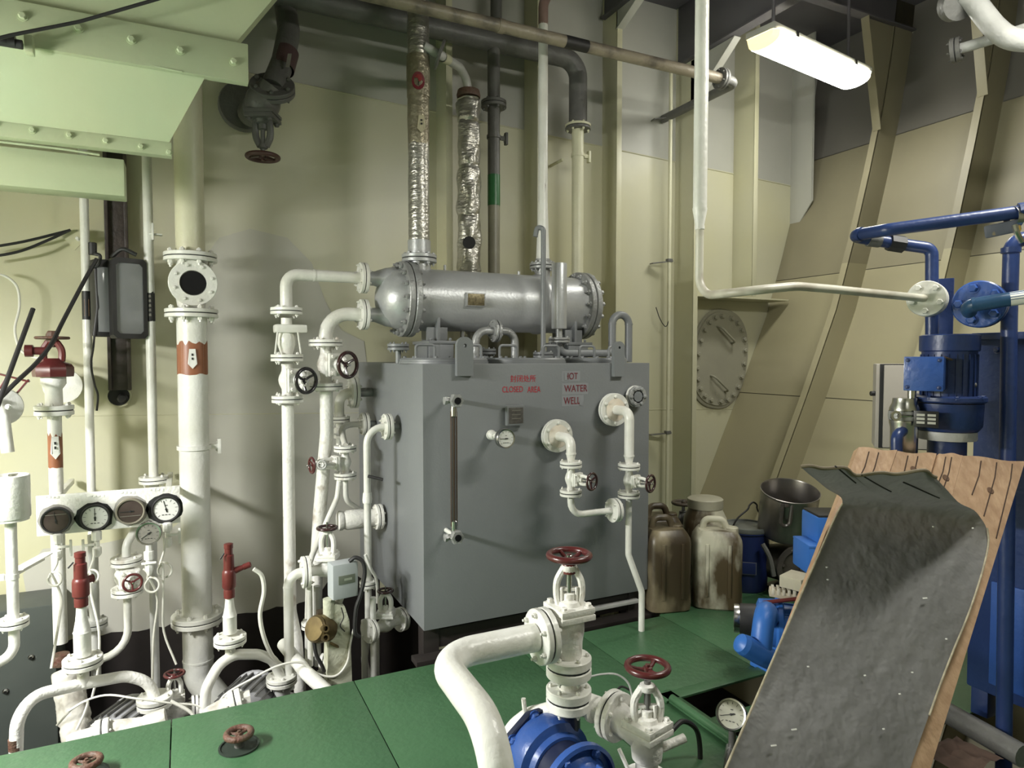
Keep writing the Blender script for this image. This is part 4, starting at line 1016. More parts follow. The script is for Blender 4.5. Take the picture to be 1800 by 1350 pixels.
# ================================================================== heat exchanger on the tank top
HV = 4.2; cL = P(712, 523, HV); cR = P(1020, 541, HV); cz = (cL.z+cR.z)/2
RS = px(P(870, 535, HV), 103)/2; RFH = px(cL, 132)/2
hx = thing('heat_exchanger', 'silver painted shell and tube heat exchanger lying above the grey tank', 'heat exchanger', ((cL.x+cR.x)/2, HV, TZ1))
A = Vector((cL.x, HV, cz)); B = Vector((cR.x, HV, cz)); LL = B.x-A.x
lathe('shell', [(RS, 0), (RS, LL*.70), (RS*1.05, LL*.715), (RS*1.05, LL*.735), (RS, LL*.75), (RS, LL)], SILVER, A, U, hx, 40)
def ring(p, ax, nb=16):
    f = lathe('end_flange', [(RFH*.98, 0), (RFH, .006), (RFH, .035), (RFH*.98, .04)], SILVERD, p, ax, hx, 40); lathe('end_flange', [(RFH*.98, 0), (RFH, .006), (RFH, .035), (RFH*.98, .04)], SILVERD, p-Vector(ax)*.005, -Vector(ax), hx, 40)
    for k in range(nb):
        a = 2*math.pi*k/nb; bolt(f, p+Vector((0, math.cos(a), math.sin(a)))*RFH*.9, U, .017, .085, SILVERD)
ring(A, -U); ring(B, U)
lathe('dome', [(RS*.98, .02), (RS*.97, .05), (RS*.88, .10), (RS*.66, .15), (RS*.36, .18), (0, .19)], SILVER, A, -U, hx, 36)
lathe('end_cover', [(RS*.95, .03), (RS*.9, .08), (RS*.6, .12), (0, .13)], SILVER, B, U, hx, 36)
nzs = []
for y in (489, 553):
    f = P(645 if y < 500 else 640, y, HV); f = Vector((A.x-.27, HV, f.z)); nzs.append(f)
    lathe('nozzle', [(.044, 0), (.045, .07), (.07, .14), (.08, .2)], SILVER, f, U, hx, 18)
n1 = P(737, 470, HV); f1 = Vector((n1.x, HV, zat(n1.x, HV, 455)))
lathe('nozzle', [(px(n1, 40)/2, 0), (px(n1, 40)/2, .2)], SILVER, Vector((n1.x, HV, cz+RS*.9)), Z, hx, 24); flange(hx, f1, Z, px(n1, 61)/2, .022, 8, SILVER, .006)
n2 = P(954, 480, HV); f2 = Vector((n2.x, HV, zat(n2.x, HV, 468)))
lathe('nozzle', [(px(n2, 27)/2, 0), (px(n2, 27)/2, .14)], SILVERD, Vector((n2.x, HV, cz+RS*.9)), Z, hx, 20); flange(hx, f2, Z, px(n2, 46)/2, .018, 8, SILVERD, .005)
for x, y0, y1, w_ in ((782, 466, 484, 5), (874, 481, 488, 5), (912, 477, 490, 5)):
    a = P(x, y1, HV); cyl('stub', px(a, w_)/2, px(a, y1-y0)+.03, SILVER, a-Z*.03, Z, hx, 10)
M = facing(P(836, 527, HV-RS-.012), -V); a = px(P(836, 527, HV-RS), 1)
box('nameplate_block', (36*a, 24*a, .04), SILVERD, (0, 0, -.01), hx, M); box('nameplate', (31*a, 20*a, .003), mat('tarnished_plate', (.07, .055, .03), .4, .5, c2=(.26, .22, .12), ns=70, mix=.2), (0, 0, .0115), hx, M)
for x in (757, 992):
    s = P(x, 600, HV).x
    box('saddle', (.02, RS*1.6, cz-RS*.5-TZ1), TANK, (s, HV, (cz-RS*.5+TZ1)/2), hx); box('saddle_rib', (.14, .02, cz-RS*.85-TZ1-.02), TANK, (s, HV-RS*.6, (cz-RS*.85+TZ1)/2), hx); q = box('saddle_foot', (.20, RS*1.7, .02), TANK, (s+.03, HV, TZ1+.13), hx); box('saddle_stool', (.16, RS*1.6, .12), TANK, (s+.02, HV, TZ1+.06), hx)
    for dx in (-.05, .08): bolt(q, (s+dx, HV-RS*.75, TZ1+.13), Z, .010, .03, TANK)
lathe('drain_stub', [(.014, 0), (.014, .05), (.022, .05), (.022, .09), (.012, .10), (.012, .2)], SILVERD, Vector((P(810, 590, HV).x, HV-.03, cz-RS*.95)), -Z, hx, 8)

# upright silver vessel with bottom flange, gooseneck pipes and header pipes on the tank top
VC = 3.86
a, b = vert(983, 463, 578, VC); r = px(b, 27)/2
sv = thing('air_vessel', 'upright silver cylinder vessel in front of the heat exchanger right end', 'vessel', atz(b, 604))
lathe('cylinder', [(r*.96, 0), (r, .006), (r, a.z-b.z-.004), (r*.97, a.z-b.z)], SILVER, b, Z, sv, 28); cyl('neck', r*.42, b.z-atz(b, 594).z, SILVER, atz(b, 594), Z, sv)
flange(sv, atz(b, 598), Z, px(b, 38)/2, .014, 4, SILVERD)
gn = thing('gooseneck_vent', 'grey overflow pipe making an upright hairpin bend over the tank right end', 'pipe', (P(1105, 636, VC+.04).x, VC+.04, TZ1))
g1 = atz(b, 606); k0 = P(1072, 620, VC); k1 = P(1076, 552, VC); k2 = P(1104, 552, VC); 
gz = zat(b.x, VC, 621)
xa = P(1076, 590, VC).x; xb = P(1105, 590, VC).x; zt = zat(xa, VC, 553)
tube('pipe', [Vector((b.x, VC, g1.z)), Vector((b.x, VC, gz)), Vector((xa, VC, gz)), Vector((xa, VC, zt)), Vector((xb, VC, zt)), Vector((xb, VC, TZ1))], px(b, 14)/2, TANK, gn, R=[.05, .055, .05, (xb-xa)*.49, (xb-xa)*.49, .05], seg=16)
for x_ in (xa, xb): lathe('weld_ring', [(px(b, 15.5)/2, -.004), (px(b, 15.5)/2, .004)], TANK, Vector((x_, VC, zat(xa, VC, 569))), Z, gn)
vn = thing('thin_vent_pipe', 'thin grey vent pipe with a bent-over tip before the heat exchanger', 'pipe', Vector((P(952, 620, 3.8).x, 3.8, TZ1)))
a, b = vert(955, 402, 600, 3.8)
tube('pipe', [Vector((a.x, 3.8, TZ1)), a, a+Vector((-.035, .02, .012)), a+Vector((-.045, .025, -.05))], px(a, 9)/2, TANK, vn, R=.02, seg=12); flange(vn, Vector((a.x, 3.8, TZ1+.05)), Z, px(a, 36)/2, .016, 4, TANK)
br_ = thing('bridge_pipe', 'short grey bridge pipe with upright flange joint between tank lids', 'pipe', P(838, 635, 3.9))
a = P(836, 625, 3.9); b = P(836, 581, 3.9); c = P(905, 581, 3.9); c.z = b.z; d = Vector((c.x, c.y, TZ1))
tube('pipe', [Vector((b.x, 3.9, TZ1)), b, Vector((c.x, 3.9, b.z)), d], px(a, 14)/2, SILVERD, br_, R=.075, seg=16); flange(br_, (b+Vector((c.x, 3.9, b.z)))/2, U, px(a, 40)/2, .016, 6, SILVERD)
def topflange(label, x, y, v, wpx, m=TANK):
    p = P(x, y, v); o = thing('top_nozzle', label, 'nozzle', Vector((p.x, v, TZ1))); cyl('neck', px(p, 10)/2, p.z-TZ1, m, Vector((p.x, v, TZ1)), Z, o); flange(o, p, Z, px(p, wpx)/2, .016, 4, m)
topflange('grey blind flange on a short neck at the left front of the tank top', 700, 610, 3.75, 38); topflange('grey flange joint on the tank top right of the left lifting lug', 855, 618, 3.98, 34)

# ================================================================== pipes left of the tank
# line 1: from the upper dome nozzle down through check valve and gate valve
V1 = HV
f = nzs[0]; a, b = vert(503, 487, 540, V1); L1 = thing('cooling_pipe', 'white pipe running from the upper dome nozzle and down beside the bulkhead', 'pipe', Vector((a.x, V1, ZB)))
flange(L1, f, U, px(f, 54)/2, .02, 6); r1 = px(a, 21)/2
tube('upper_pipe', [f-U*.02, Vector((a.x, V1, f.z)), atz(a, 545)], r1, WHITE, L1, R=.075, seg=18)
lathe('weld_ring', [(r1*1.06, -.006), (r1*1.06, .006)], WHITE, Vector((P(552, 487, V1).x, V1, f.z)), U, L1)
tube('lower_pipe', [atz(a, 712), atz(a, 1075), atz(a, 1125)+Vector((.03, -.02, 0)), Vector((a.x+.06, V1-.05, ZB+.2))], r1*1.0, WHITE2, L1, R=.2, seg=18)
RF1 = px(a, 54)/2
ck = thing('check_valve', 'white check valve with slanted bracket plate above the black wheel valve', 'valve', atz(a, 625))
flange(ck, atz(a, 547), Z, RF1, .018, 4); flange(ck, atz(a, 629), Z, RF1*1.02, .018, 4)
lathe('body', [(r1*.95, 0), (r1*1.15, .02), (r1*1.5, .06), (r1*1.55, .10), (r1*1.2, .14), (r1*.9, .17), (r1*.9, .22)], WHITE, atz(a, 624), Z, ck, 20)
box('bracket_plate', (RF1*2.0, .12, .05), WHITE, atz(a, 578)+Vector((.02, 0, 0)), ck, bevel=.012)
for s in (-1, 1): tube('tie_rod', [atz(a, 583)+U*s*RF1*.62-V*.05, atz(a, 622)+U*s*RF1*.8-V*.05], .006, WHITE, ck, seg=8)
globe_valve('globe_valve', 'white gate valve with a glossy black wheel left of the pipe pair', atz(a, 668), Z, (-V+U*.55), (atz(a, 632).z-atz(a, 703).z)-.05, r1*1.45, RF1, px(a, 48)/2, BLKW, WHITE2, side=Z, ends=(1, 0), nk=.07, yh=.05, bsz=.14, tf=.018, dish=.3)
# line 2
f = nzs[1]; a2, b2_ = vert(573, 590, 700, V1); L2 = thing('cooling_pipe', 'white pipe elbowing from the lower dome nozzle and down past the maroon wheel valve', 'pipe', Vector((a2.x, V1, ZB)))
flange(L2, f, U, px(f, 54)/2, .02, 6); r2_ = px(a2, 23)/2
tube('elbow', [f-U*.02, Vector((a2.x, V1, f.z)), atz(a2, 597)], r2_*1.05, WHITE, L2, R=.14, n=8, seg=18)
lo = [atz(a2, 688), atz(a2, 760), P(562, 900, V1), P(556, 1000, V1-.02), P(552, 1150, V1-.05)]
tube('lower_pipe', lo, r2_, WHITE2, L2, R=.3, seg=18)
globe_valve('globe_valve', 'white gate valve with a large maroon wheel right of the pipe pair', atz(a2, 641), Z, (-V+U*.62), (atz(a2, 600).z-atz(a2, 680).z)-.05, r2_*1.35, px(a2, 58)/2, px(a2, 49)/2, MAROON, WHITE2, side=Z, nk=.07, yh=.06, bsz=.14, tf=.018, dish=.25)
# ---- branch with union and two-wheel valve (from tank side flange at 620,690)
VX = 4.42
fA = P(622, 690, VX); fA = Vector((fA.x, VX, fA.z)); a, b = vert(597, 735, 790, VX); r = px(a, 17)/2
S3 = thing('tank_side_branch', 'white elbow branch with union from the top flange on the tank left side', 'pipe', a)
lathe('neck', [(.03, 0), (.03, TU0-fA.x)], SILVERD, fA, U, S3); flange(S3, fA, U, px(fA, 55)/2, .02, 6)
tube('elbow', [fA-U*.02, Vector((a.x, VX, fA.z)), atz(a, 733)], r, WHITE, S3, R=.09, seg=16); flange(S3, atz(a, 737), Z, px(a, 36)/2, .016, 4)
tube('pipe', [atz(a, 743), atz(a, 785)], r*.75, WHITE, S3); lathe('union', [(r*1.15, 0), (r*1.2, .02), (r*1.2, .06), (r*1.0, .07)], WHITE2, atz(a, 770), Z, S3, 8)
tube('sensor_pin', [atz(a, 763)+V*-.05, atz(a, 760)+Vector((-.13, -.08, .01))], .006, WHITE, S3, seg=8); lathe('union_plug', [(.028, 0), (.028, .02), (.014, .02), (.014, .015)], WHITE2, atz(a, 762)-V*.03, -V-U*.4, S3, 8)
VY = 4.12
c5, d5 = vert(607, 785, 840, VY); 
globe_valve('globe_valve', 'white stop valve with a maroon wheel pointing left between tank side branches', atz(c5, 812), Z, (-U*.97-V*.2), (atz(c5, 788).z-atz(c5, 837).z)-.036, .036, px(c5, 39)/2, px(c5, 30)/2, RED, WHITE2, side=Z, tf=.016, nk=.05, yh=.125, bsz=.085, yr=.011)
sw = thing('small_valve', 'small white needle valve with an open white wheel beside the left-pointing stop valve', 'valve', P(580, 817, 4.08)); handwheel(sw, P(566, 817, 4.02), -V-U*.3, px(c5, 17)/2, GREYW, 4, .006); tube('stem', [P(566, 817, 4.02), P(590, 815, 4.10)], .012, WHITE, sw)
S4 = thing('tank_side_branch', 'slim white pipe elbowing from the rear middle flange on the tank left side', 'pipe', atz(c5, 960))
fB_ = P(641, 745, 4.34); lathe('neck', [(.02, 0), (.02, TU0-fB_.x)], SILVERD, fB_, U, S4); flange(S4, fB_, U, px(fB_, 40)/2, .018, 6)
tube('elbow', [fB_-U*.02, Vector((c5.x+.01, 4.32, fB_.z)), atz(c5, 783)], px(c5, 11)/2, WHITE, S4, R=.10, seg=14)
tube('lower_pipe', [atz(c5, 845), atz(c5, 880), P(635, 898, 4.2), P(648, 905, 4.28)], px(c5, 9.5)/2, WHITE, S4, R=.08, seg=12)
S5 = thing('slim_drain_pipe', 'slim white pipe slanting down from the left-pointing stop valve', 'pipe', P(545, 1150, 4.0))
tube('pipe', [P(597, 842, 4.13), P(593, 875, 4.12), P(560, 950, 4.05), P(543, 990, 3.95), P(541, 1080, 3.95), P(541, 1170, 3.92)], px(c5, 10)/2, WHITE, S5, R=.12, seg=12)
# ---- front pipe of the tank side (680,750)
fD = P(681, 750, 3.80); S6 = thing('tank_side_branch', 'white pipe with black lever elbowing from the front flange on the tank left side', 'pipe', P(648, 1020, 3.8))
lathe('neck', [(.018, 0), (.018, TU0-fD.x)], SILVERD, fD, U, S6); flange(S6, fD, U, px(fD, 46)/2, .018, 6); a, b = vert(646, 790, 1020, 3.80)
r = px(a, 12.5)/2
tube('pipe', [fD-U*.02, Vector((a.x, 3.8, fD.z)), atz(a, 1022)], r, WHITE, S6, R=.12, n=8, seg=14)
lathe('coupling', [(r*1.3, 0), (r*1.4, .02), (r*1.2, .06)], WHITE2, atz(a, 884), Z, S6, 10); flange(S6, atz(a, 1026), Z, px(a, 30)/2, .016, 4)
tube('lever', [atz(a, 836)+V*-.02, atz(a, 842)+Vector((.075, -.06, 0))], .009, BLACK, S6, seg=8)
tube('lower_pipe', [atz(a, 1032), atz(a, 1110), P(640, 1160, 3.75), P(650, 1200, 3.7)], r, WHITE, S6, R=.15, seg=12)
# tee on the tank side (660,908)
p = PU(668, 908, TU0-.03); te = thing('side_tee', 'painted tee fitting flanged to the lower left side of the tank', 'pipe fitting', p)
flange(te, Vector((TU0-.04, p.y, p.z)), U, px(p, 44)/2, .018, 6, WHITE2); lathe('body', [(.055, 0), (.05, .05), (.06, .10), (.06, .19), (.05, .21)], WHITE2, Vector((TU0-.05, p.y, p.z)), -U, te, 18)
lathe('end_cap', [(.055, 0), (.06, .01), (.06, .03), (.05, .035)], WHITE2, Vector((TU0-.26, p.y, p.z)), -U, te, 18)

# ---- cluster at 578,985
VK = 3.74
c = P(576, 1000, VK); 
globe_valve('globe_valve', 'white globe valve with maroon wheel standing upright behind the grey meter box', c, U, Z, .20, .045, px(c, 54)/2, px(c, 38)/2, MAROON, WHITE2, side=RT, tf=.018, nk=.055, yh=.13, bsz=.11, ends=(1, 0), yr=.014)
lP = thing('lower_feed_pipe', 'white pipe elbowing down from the flange left of the grey meter box', 'pipe', P(507, 1180, VK))
fx = c-U*(.10+.036); a, b = vert(508, 1060, 1190, VK)
tube('pipe', [fx, Vector((a.x, VK, fx.z)), Vector((a.x, VK, -.2))], px(a, 17)/2, WHITE, lP, R=.09, n=8, seg=16); lathe('weld_ring', [(px(a, 18)/2, -.004), (px(a, 18)/2, .004)], WHITE, atz(a, 1032), Z, lP)
for i, (x, w_) in enumerate(((545, 10), (558, 12))):
    q0, q1 = vert(x, 1030, 1170, VK+.05*i); o = thing('riser_pipe', ('slim white riser with a small flange left of the brass meter', 'slim grey-white riser directly behind the brass meter')[i], 'pipe', q1); tube('pipe', [q0, q1], px(q0, w_)/2, WHITE if i == 0 else GREYW, o)
    if i == 0: flange(o, atz(q0, 1098), Z, px(q0, 30)/2, .016, 4, WHITE2)
# grey meter box
p = P(606, 1020, 3.56); n = (CAMP-p); n.z = 0; n = (n.normalized()+U*.35).normalized(); M = facing(p, n); k = px(p, 1)
mb = thing('meter_box', 'grey electronic meter box with a small display window and black cable', 'meter', p-Z*.1)
box('case', (46*k, 62*k, .09), mat('meter_grey', (.42, .45, .46), .5), (0, 0, -.03), mb, M, .008); box('display', (30*k, 15*k, .004), mat('lcd_grey_green', (.16, .18, .14), .2), (2*k, 3*k, .0165), mb, M, .001); box('display_digits', (14*k, 4*k, .001), mat('lcd_pale', (.32, .35, .28), .4), (4*k, 3*k, .019), mb, M, 0)
wire('cable', [P(614, 987, 3.56), P(625, 980, 3.55), P(638, 988, 3.54), (P(641, 1010, 3.54)), P(634, 1045, 3.54), P(626, 1070, 3.54), P(624, 1110, 3.54), P(632, 1120, 3.54)], .011, BLACK, mb)
tube('support_pipe', [p+V*.06-Z*.08, P(588, 1080, 3.62)], .02, WHITE2, mb)
# brass meter
p = P(556, 1105, 3.55); wm_ = thing('brass_water_meter', 'dirty brass flow meter with two open ports below the grey meter box', 'meter', p-Z*.08)
fn = (CAMP-p).normalized()-RT*.75; fn.normalize(); k = px(p, 1)
lathe('cover', [(22*k, 0), (23*k, .008), (20*k, .02), (0, .022)], BRASS, p, fn, wm_, 28); lathe('body', [(22*k, -.09), (25*k, -.02), (23*k, 0)], BRASS, p, fn, wm_, 24); box('bracket_block', (26*k, 50*k, .06), mat('dark_bronze', (.07, .05, .03), .5, .5), (18*k, -2*k, -.06), wm_, facing(p, -V))
for y in (1105, 1121):
    q = P(570, y, 3.50); lathe('port', [(6.5*k, -.03), (6.5*k, .03), (4*k, .03), (4*k, .0), (0, 0)], BRASS, q, (CAMP-q).normalized()+RT*.3, wm_, 14)
wire('hose', [P(552, 1128, 3.55), P(556, 1150, 3.54), P(566, 1170, 3.54), P(570, 1180, 3.56)], .010, BLACK, wm_); wire('hose', [P(580, 1130, 3.55), P(590, 1135, 3.55), P(600, 1140, 3.6)], .008, BRASS, wm_)
# pale casting
ca = thing('pale_casting', 'worn pale green cast bracket column below the grey meter box', 'casting', P(597, 1205, 3.56))
def cst(bm):
    prof = [(575, 1205), (619, 1200), (617, 1140), (614, 1090), (606, 1066), (590, 1062), (580, 1072), (578, 1130)]
    o0 = P(597, 1205, 3.56); F_ = [bm.verts.new(P(x, y, 3.56)-o0) for x, y in prof]; Bk = [bm.verts.new(P(x, y, 3.56)-o0+V*.12) for x, y in prof]
    bm.faces.new(F_); bm.faces.new(Bk[::-1])
    for i in range(len(F_)): j = (i+1) % len(F_); bm.faces.new((F_[i], Bk[i], Bk[j], F_[j]))
put('column', mk(None, cst, CAST, True, .02), Matrix.Translation(P(597, 1205, 3.56)), ca)
wire('crack_cable', [P(600, 1068, 3.54), P(604, 1085, 3.54), P(598, 1100, 3.54), P(606, 1110, 3.54)], .003, BLACK, ca); lathe('pipe_stub', [(.03, 0), (.03, .10)], CAST, P(578, 1085, 3.58), Z, ca)
# valve at 677,1080
c = P(678, 1098, 3.66)
globe_valve('globe_valve', 'white globe valve with small maroon wheel at the lower left corner of the tank', c, (U*.93+V*.36), Z, .18, .042, px(c, 42)/2, px(c, 30)/2, MAROON, WHITE2, side=RT, tf=.016, nk=.05, yh=.105, bsz=.10, yr=.014)
for i, (x, y0, y1, v) in enumerate(((656, 1050, 1195, 3.62), (641, 1090, 1200, 3.68), (664, 1120, 1195, 3.7))):
    q0, q1 = vert(x, y0, y1, v); o = thing('riser_pipe', ('open-topped slim white pipe left of the lower corner valve', 'white pipe behind the open-topped pipe at the lower corner valve', 'thin white pipe under the lower corner valve body')[i], 'pipe', q1); tube('pipe', [q0, q1-Z*.1], px(q0, (11, 12, 7)[i])/2, WHITE, o, seg=12)
# fat white pipe at the bottom (520,1170)-(575,1215) and flange (570,1165)
o = thing('suction_pipe', 'thick white pipe sloping down at the floor edge below the meter', 'pipe', P(560, 1210, 3.45)); tube('pipe', [P(498, 1132, 3.92), P(540, 1185, 3.58), P(585, 1225, 3.45)], px(P(540, 1190, 3.5), 24)/2, WHITE, o, R=.1, seg=16); flange(o, P(571, 1166, 3.72), U*.8-V*.4, px(P(571, 1166, 3.7), 34)/2, .018, 4, WHITE2)
cable('thin white tube rising along the tank corner', [(642, 975, 3.72), (652, 1000, 3.72), (662, 1020, 3.72), (664, 1060, 3.72)], .009, WHITE, 'tube', 'sensing_tube')
# ================================================================== risers above the heat exchanger
# foil lagged pipe with red emblem
a = f1; top_ = Vector((a.x, HV, CZ-.3)); rF = px(atz(a, 300), 38)/2
fo = thing('foil_lagged_pipe', 'upright pipe lagged in wrinkled aluminium foil with a red round emblem', 'pipe', a)
lagged('foil_lagging', f1+Z*.03, atz(a, 250), rF*.97, FOIL, fo, .03, .055, seed=11, ns=90)
lagged('stained_lagging', atz(a, 256), atz(a, 170), rF*1.0, FOILB, fo, .03, .3, seed=12, label='brown-stained lagging', ns=20)
lagged('emblem_sleeve', atz(a, 172), atz(a, 100), rF*1.07, FOILB, fo, .02, .5, seed=13, ns=20)
lagged('upper_foil', atz(a, 100), top_, rF*1.0, FOIL, fo, .08, .12, seed=14, ns=60)
p = atz(a, 150); R_ = rF*.62
for h0 in (0, 9): onpipe('emblem_ring', [(R_*math.cos(k*math.pi/9), R_*1.3*math.sin(k*math.pi/9)) for k in range(h0, h0+10)]+[(R_*.88*math.cos(k*math.pi/9), R_*1.18*math.sin(k*math.pi/9)) for k in range(h0+9, h0-1, -1)], p, rF*1.13, TXTM, fo)
onpipe('emblem', [(-R_*.5, R_*.45), (-R_*.2, R_*.9), (R_*.35, R_*.85), (R_*.62, R_*.3), (R_*.3, -R_*.15), (R_*.05, -R_*.1), (R_*.15, R_*.3), (-R_*.15, R_*.55)], p, rF*1.14, mat('emblem_red', (.26, .03, .03)), fo); onpipe('emblem_tail', [(R_*.02, -R_*.1), (R_*.14, -R_*.1), (R_*.1, -R_*.6), (R_*.3, -R_*1.05), (0, -R_*.6)], p, rF*1.14, TXTB, fo)
onpipe('flow_label', arrow_outline(.035, .11), atz(a, 240)+Vector((0.02, 0, 0)), rF*1.22, mat('aged_label', (.42, .38, .26)), fo)
for k in (.45, .65): onpipe('label_mark', [(-.006, .11*k), (.006, .11*k), (.006, .11*k+.012), (-.006, .11*k+.012)], atz(a, 240)+Vector((.02, 0, 0)), rF*1.25, TXTB, fo)
# side branch disc and elbow to the second lagged pipe
VL = 4.5
a2, b2 = vert(824, 165, 480, VL); r = px(a2, 40)/2
lf = thing('foil_lagged_pipe', 'lumpy crumpled foil lagged pipe with a dark opening behind the heat exchanger', 'pipe', Vector((a2.x, VL, TZ1+.1)))
rnd = random.Random(5)
ys = [175, 213, 292, 378, 500]
for i, (y0, y1) in enumerate(zip(ys, ys[1:])): lagged('foil_bag', atz(a2, y1+3), atz(a2, y0), r*(1.02 if i != 1 else .95), FOIL, lf, .16, (atz(a2, y0)-atz(a2, y1)).length*1.02, seed=20+i, ns=26, seg=26)
lagged('foil_bag', Vector((a2.x, VL, TZ1-.5)), atz(a2, 500), r*.8, FOIL, lf, .12, .2, seed=31, ns=26)
lathe('top_collar', [(r*1.02, 0), (r*1.06, .015), (r*.95, .05), (r*.6, .055)], RUST, atz(a2, 172), Z, lf, 24)
c = atz(a2, 430); n = (CAMP-c); n.z = 0; n.normalize()
lathe('opening', [(px(c, 11), 0), (px(c, 11), r*.25)], DARK, c+n*r*.85, n+RT*.1, lf, 20, label='dark opening in the foil'); M = facing(c+n*r*.9, n)
lf['label'] = lf['label']
br2 = thing('branch_elbow', 'bent pipe with round end disc joining the two foil lagged pipes', 'pipe', P(775, 95, HV))
dd = P(771, 95, HV-.05); lathe('end_disc', [(px(dd, 26), 0), (px(dd, 26), .012), (px(dd, 24), .016)], GREYB, dd, (U*.8-V*.2-Z*.3), br2, 24)
tube('pipe', [dd-U*.10+Z*.03, dd, P(790, 107, 4.3), P(808, 118, 4.4), P(821, 140, VL), atz(a2, 168)], px(dd, 16)/2, GREYW, br2, R=.09, seg=14)
band('cream_sleeve', P(778, 100, HV), (P(797, 111, 4.33)-P(778, 100, HV)), px(dd, 17.5)/2, .09, CREAM, br2)
# dark upright pipe with green band
VD = 4.6
a3, b3_ = vert(868, 110, 480, VD); r = px(a3, 22)/2
hdr0 = P(640, 8, VD); hdr = P(1022, 108, VD); hz = hdr.z
dp = thing('dark_header_pipe', 'dark grey header pipe along the bulkhead with two dropping legs', 'pipe', Vector((a3.x, VD, TZ1)))
rh = px(P(900, 80, VD), 34)/2
xr = P(1016, 200, VD).x
tube('header', [Vector((-.2, VD, hz)), Vector((xr, VD, hz)), Vector((xr, VD, zat(xr, VD, 219)))], rh, GREYB, dp, R=.14, n=8, seg=20)
tube('drop_pipe', [Vector((a3.x, VD-.0, hz-.02)), atz(a3, 184)], r*1.0, GREYB, dp, seg=18)
flange(dp, atz(a3, 184), Z, px(a3, 45)/2, .022, 6, GREYB); tube('drop_pipe', [atz(a3, 190), atz(a3, 310)], r*.98, GREYB, dp, seg=18)
band('green_band', atz(a3, 362), Z, r*1.01, atz(a3, 308).z-atz(a3, 362).z, GREENB, dp, label='green painted band'); tube('drop_pipe', [atz(a3, 308), atz(a3, 520), Vector((a3.x, VD, TZ1-.4))], r*.96, mat('olive_grey_paint', (.30, .29, .22), .4, c2=(.22, .21, .16), ns=6, mix=.2), dp, seg=18)
clamp(dp, atz(a3, 241), r, GREYB)
# cream lower half of the right leg
cpp = thing('cream_drop_pipe', 'cream pipe hanging from a flange under the dark header right leg', 'pipe', Vector((xr, VD, TZ1)))
q = Vector((xr, VD, zat(xr, VD, 224))); flange(cpp, q, Z, px(q, 45)/2, .018, 6, CREAM, m2=GREYB); rr = px(q, 21)/2
tube('pipe', [q-Z*.02, Vector((xr, VD, TZ1-.5))], rr, CREAM, cpp, seg=18); clamp(cpp, Vector((xr, VD, zat(xr, VD, 273))), rr, CREAM)
lathe('wall_stay', [(.012, 0), (.012, .2)], CREAM, Vector((xr-.08, VD+.1, zat(xr, VD, 277))), V, cpp)
# white riser to the right nozzle
a4 = f2; r = px(atz(a4, 300), 17)/2
wr = thing('white_riser', 'slim white riser from the heat exchanger right nozzle to the deckhead, rusty at the top', 'pipe', f2)
ux = P(948, 200, HV).x
lathe('cone', [(px(f2, 19)/2*1.0, 0), (px(f2, 24)/2, .0), (r*1.02, .42)], WHITE, f2+Z*.02, Z, wr, 18)
tube('pipe', [f2+Z*.4, atz(a4, 42)], r, WHITE, wr, seg=18)
tube('rusty_top', [atz(a4, 44), atz(a4, 8), atz(a4, 0)+Vector((.05, .03, .06)), Vector((a4.x+.3, HV+.1, CZ-.15))], r*1.02, mat('brown_pink_primer', (.20, .12, .10), .5, c2=(.26, .18, .15), ns=9, mix=.2), wr, R=.12, seg=14, label='brownish primed upper end')
onpipe('flaked_patch', [(-.008, 0), (.006, .02), (.01, .07), (.004, .1), (-.004, .06)], atz(a4, 345)+U*.01, r*1.05, RUST, wr)
# brown-grey overhead pipe
VO = 3.98
o = thing('overhead_pipe', 'long mottled brown overhead pipe crossing the risers, black band near its middle', 'pipe', P(1280, 155, VO))
pA = P(690, -18, VO); pB = P(1268, 151, VO); pB.z = pA.z = (P(900, 42, VO).z+P(1180, 125, VO).z)/2
r = px(P(1000, 65, VO), 21)/2; dd = (pB-pA).normalized()
tube('pipe', [pA-U*1.5, pB], r, BROWNG, o, seg=18)
band('black_band', Vector((P(992, 64, VO).x, VO, pA.z)), U, r*1.02, P(1032, 74, VO).x-P(992, 64, VO).x, BLACK, o, label='black painted band'); 
for x, y in ((880, 36),): lathe('coupling', [(r*1.12, -.02), (r*1.12, .02)], BROWNG, Vector((P(x, y, VO).x, VO, pA.z)), U, o)
flange(o, Vector((pB.x, VO, pB.z)), U, px(pB, 36)/2, .02, 6, GREYB); tube('beyond', [pB, pB+U*.16, pB+U*.16+V*(VW-VO-.03)], r*.9, GREYB, o, R=.08)
# dark upright stub beside the header top (870,0-60)
o = thing('dark_stub_pipe', 'short dark upright pipe rising to the deckhead behind the overhead pipe', 'pipe', P(870, 60, 4.7)); q0, q1 = vert(872, 0, 62, 4.7); tube('pipe', [Vector((q0.x, 4.7, CZ-.1)), q1], px(q0, 20)/2, GREYB, o)
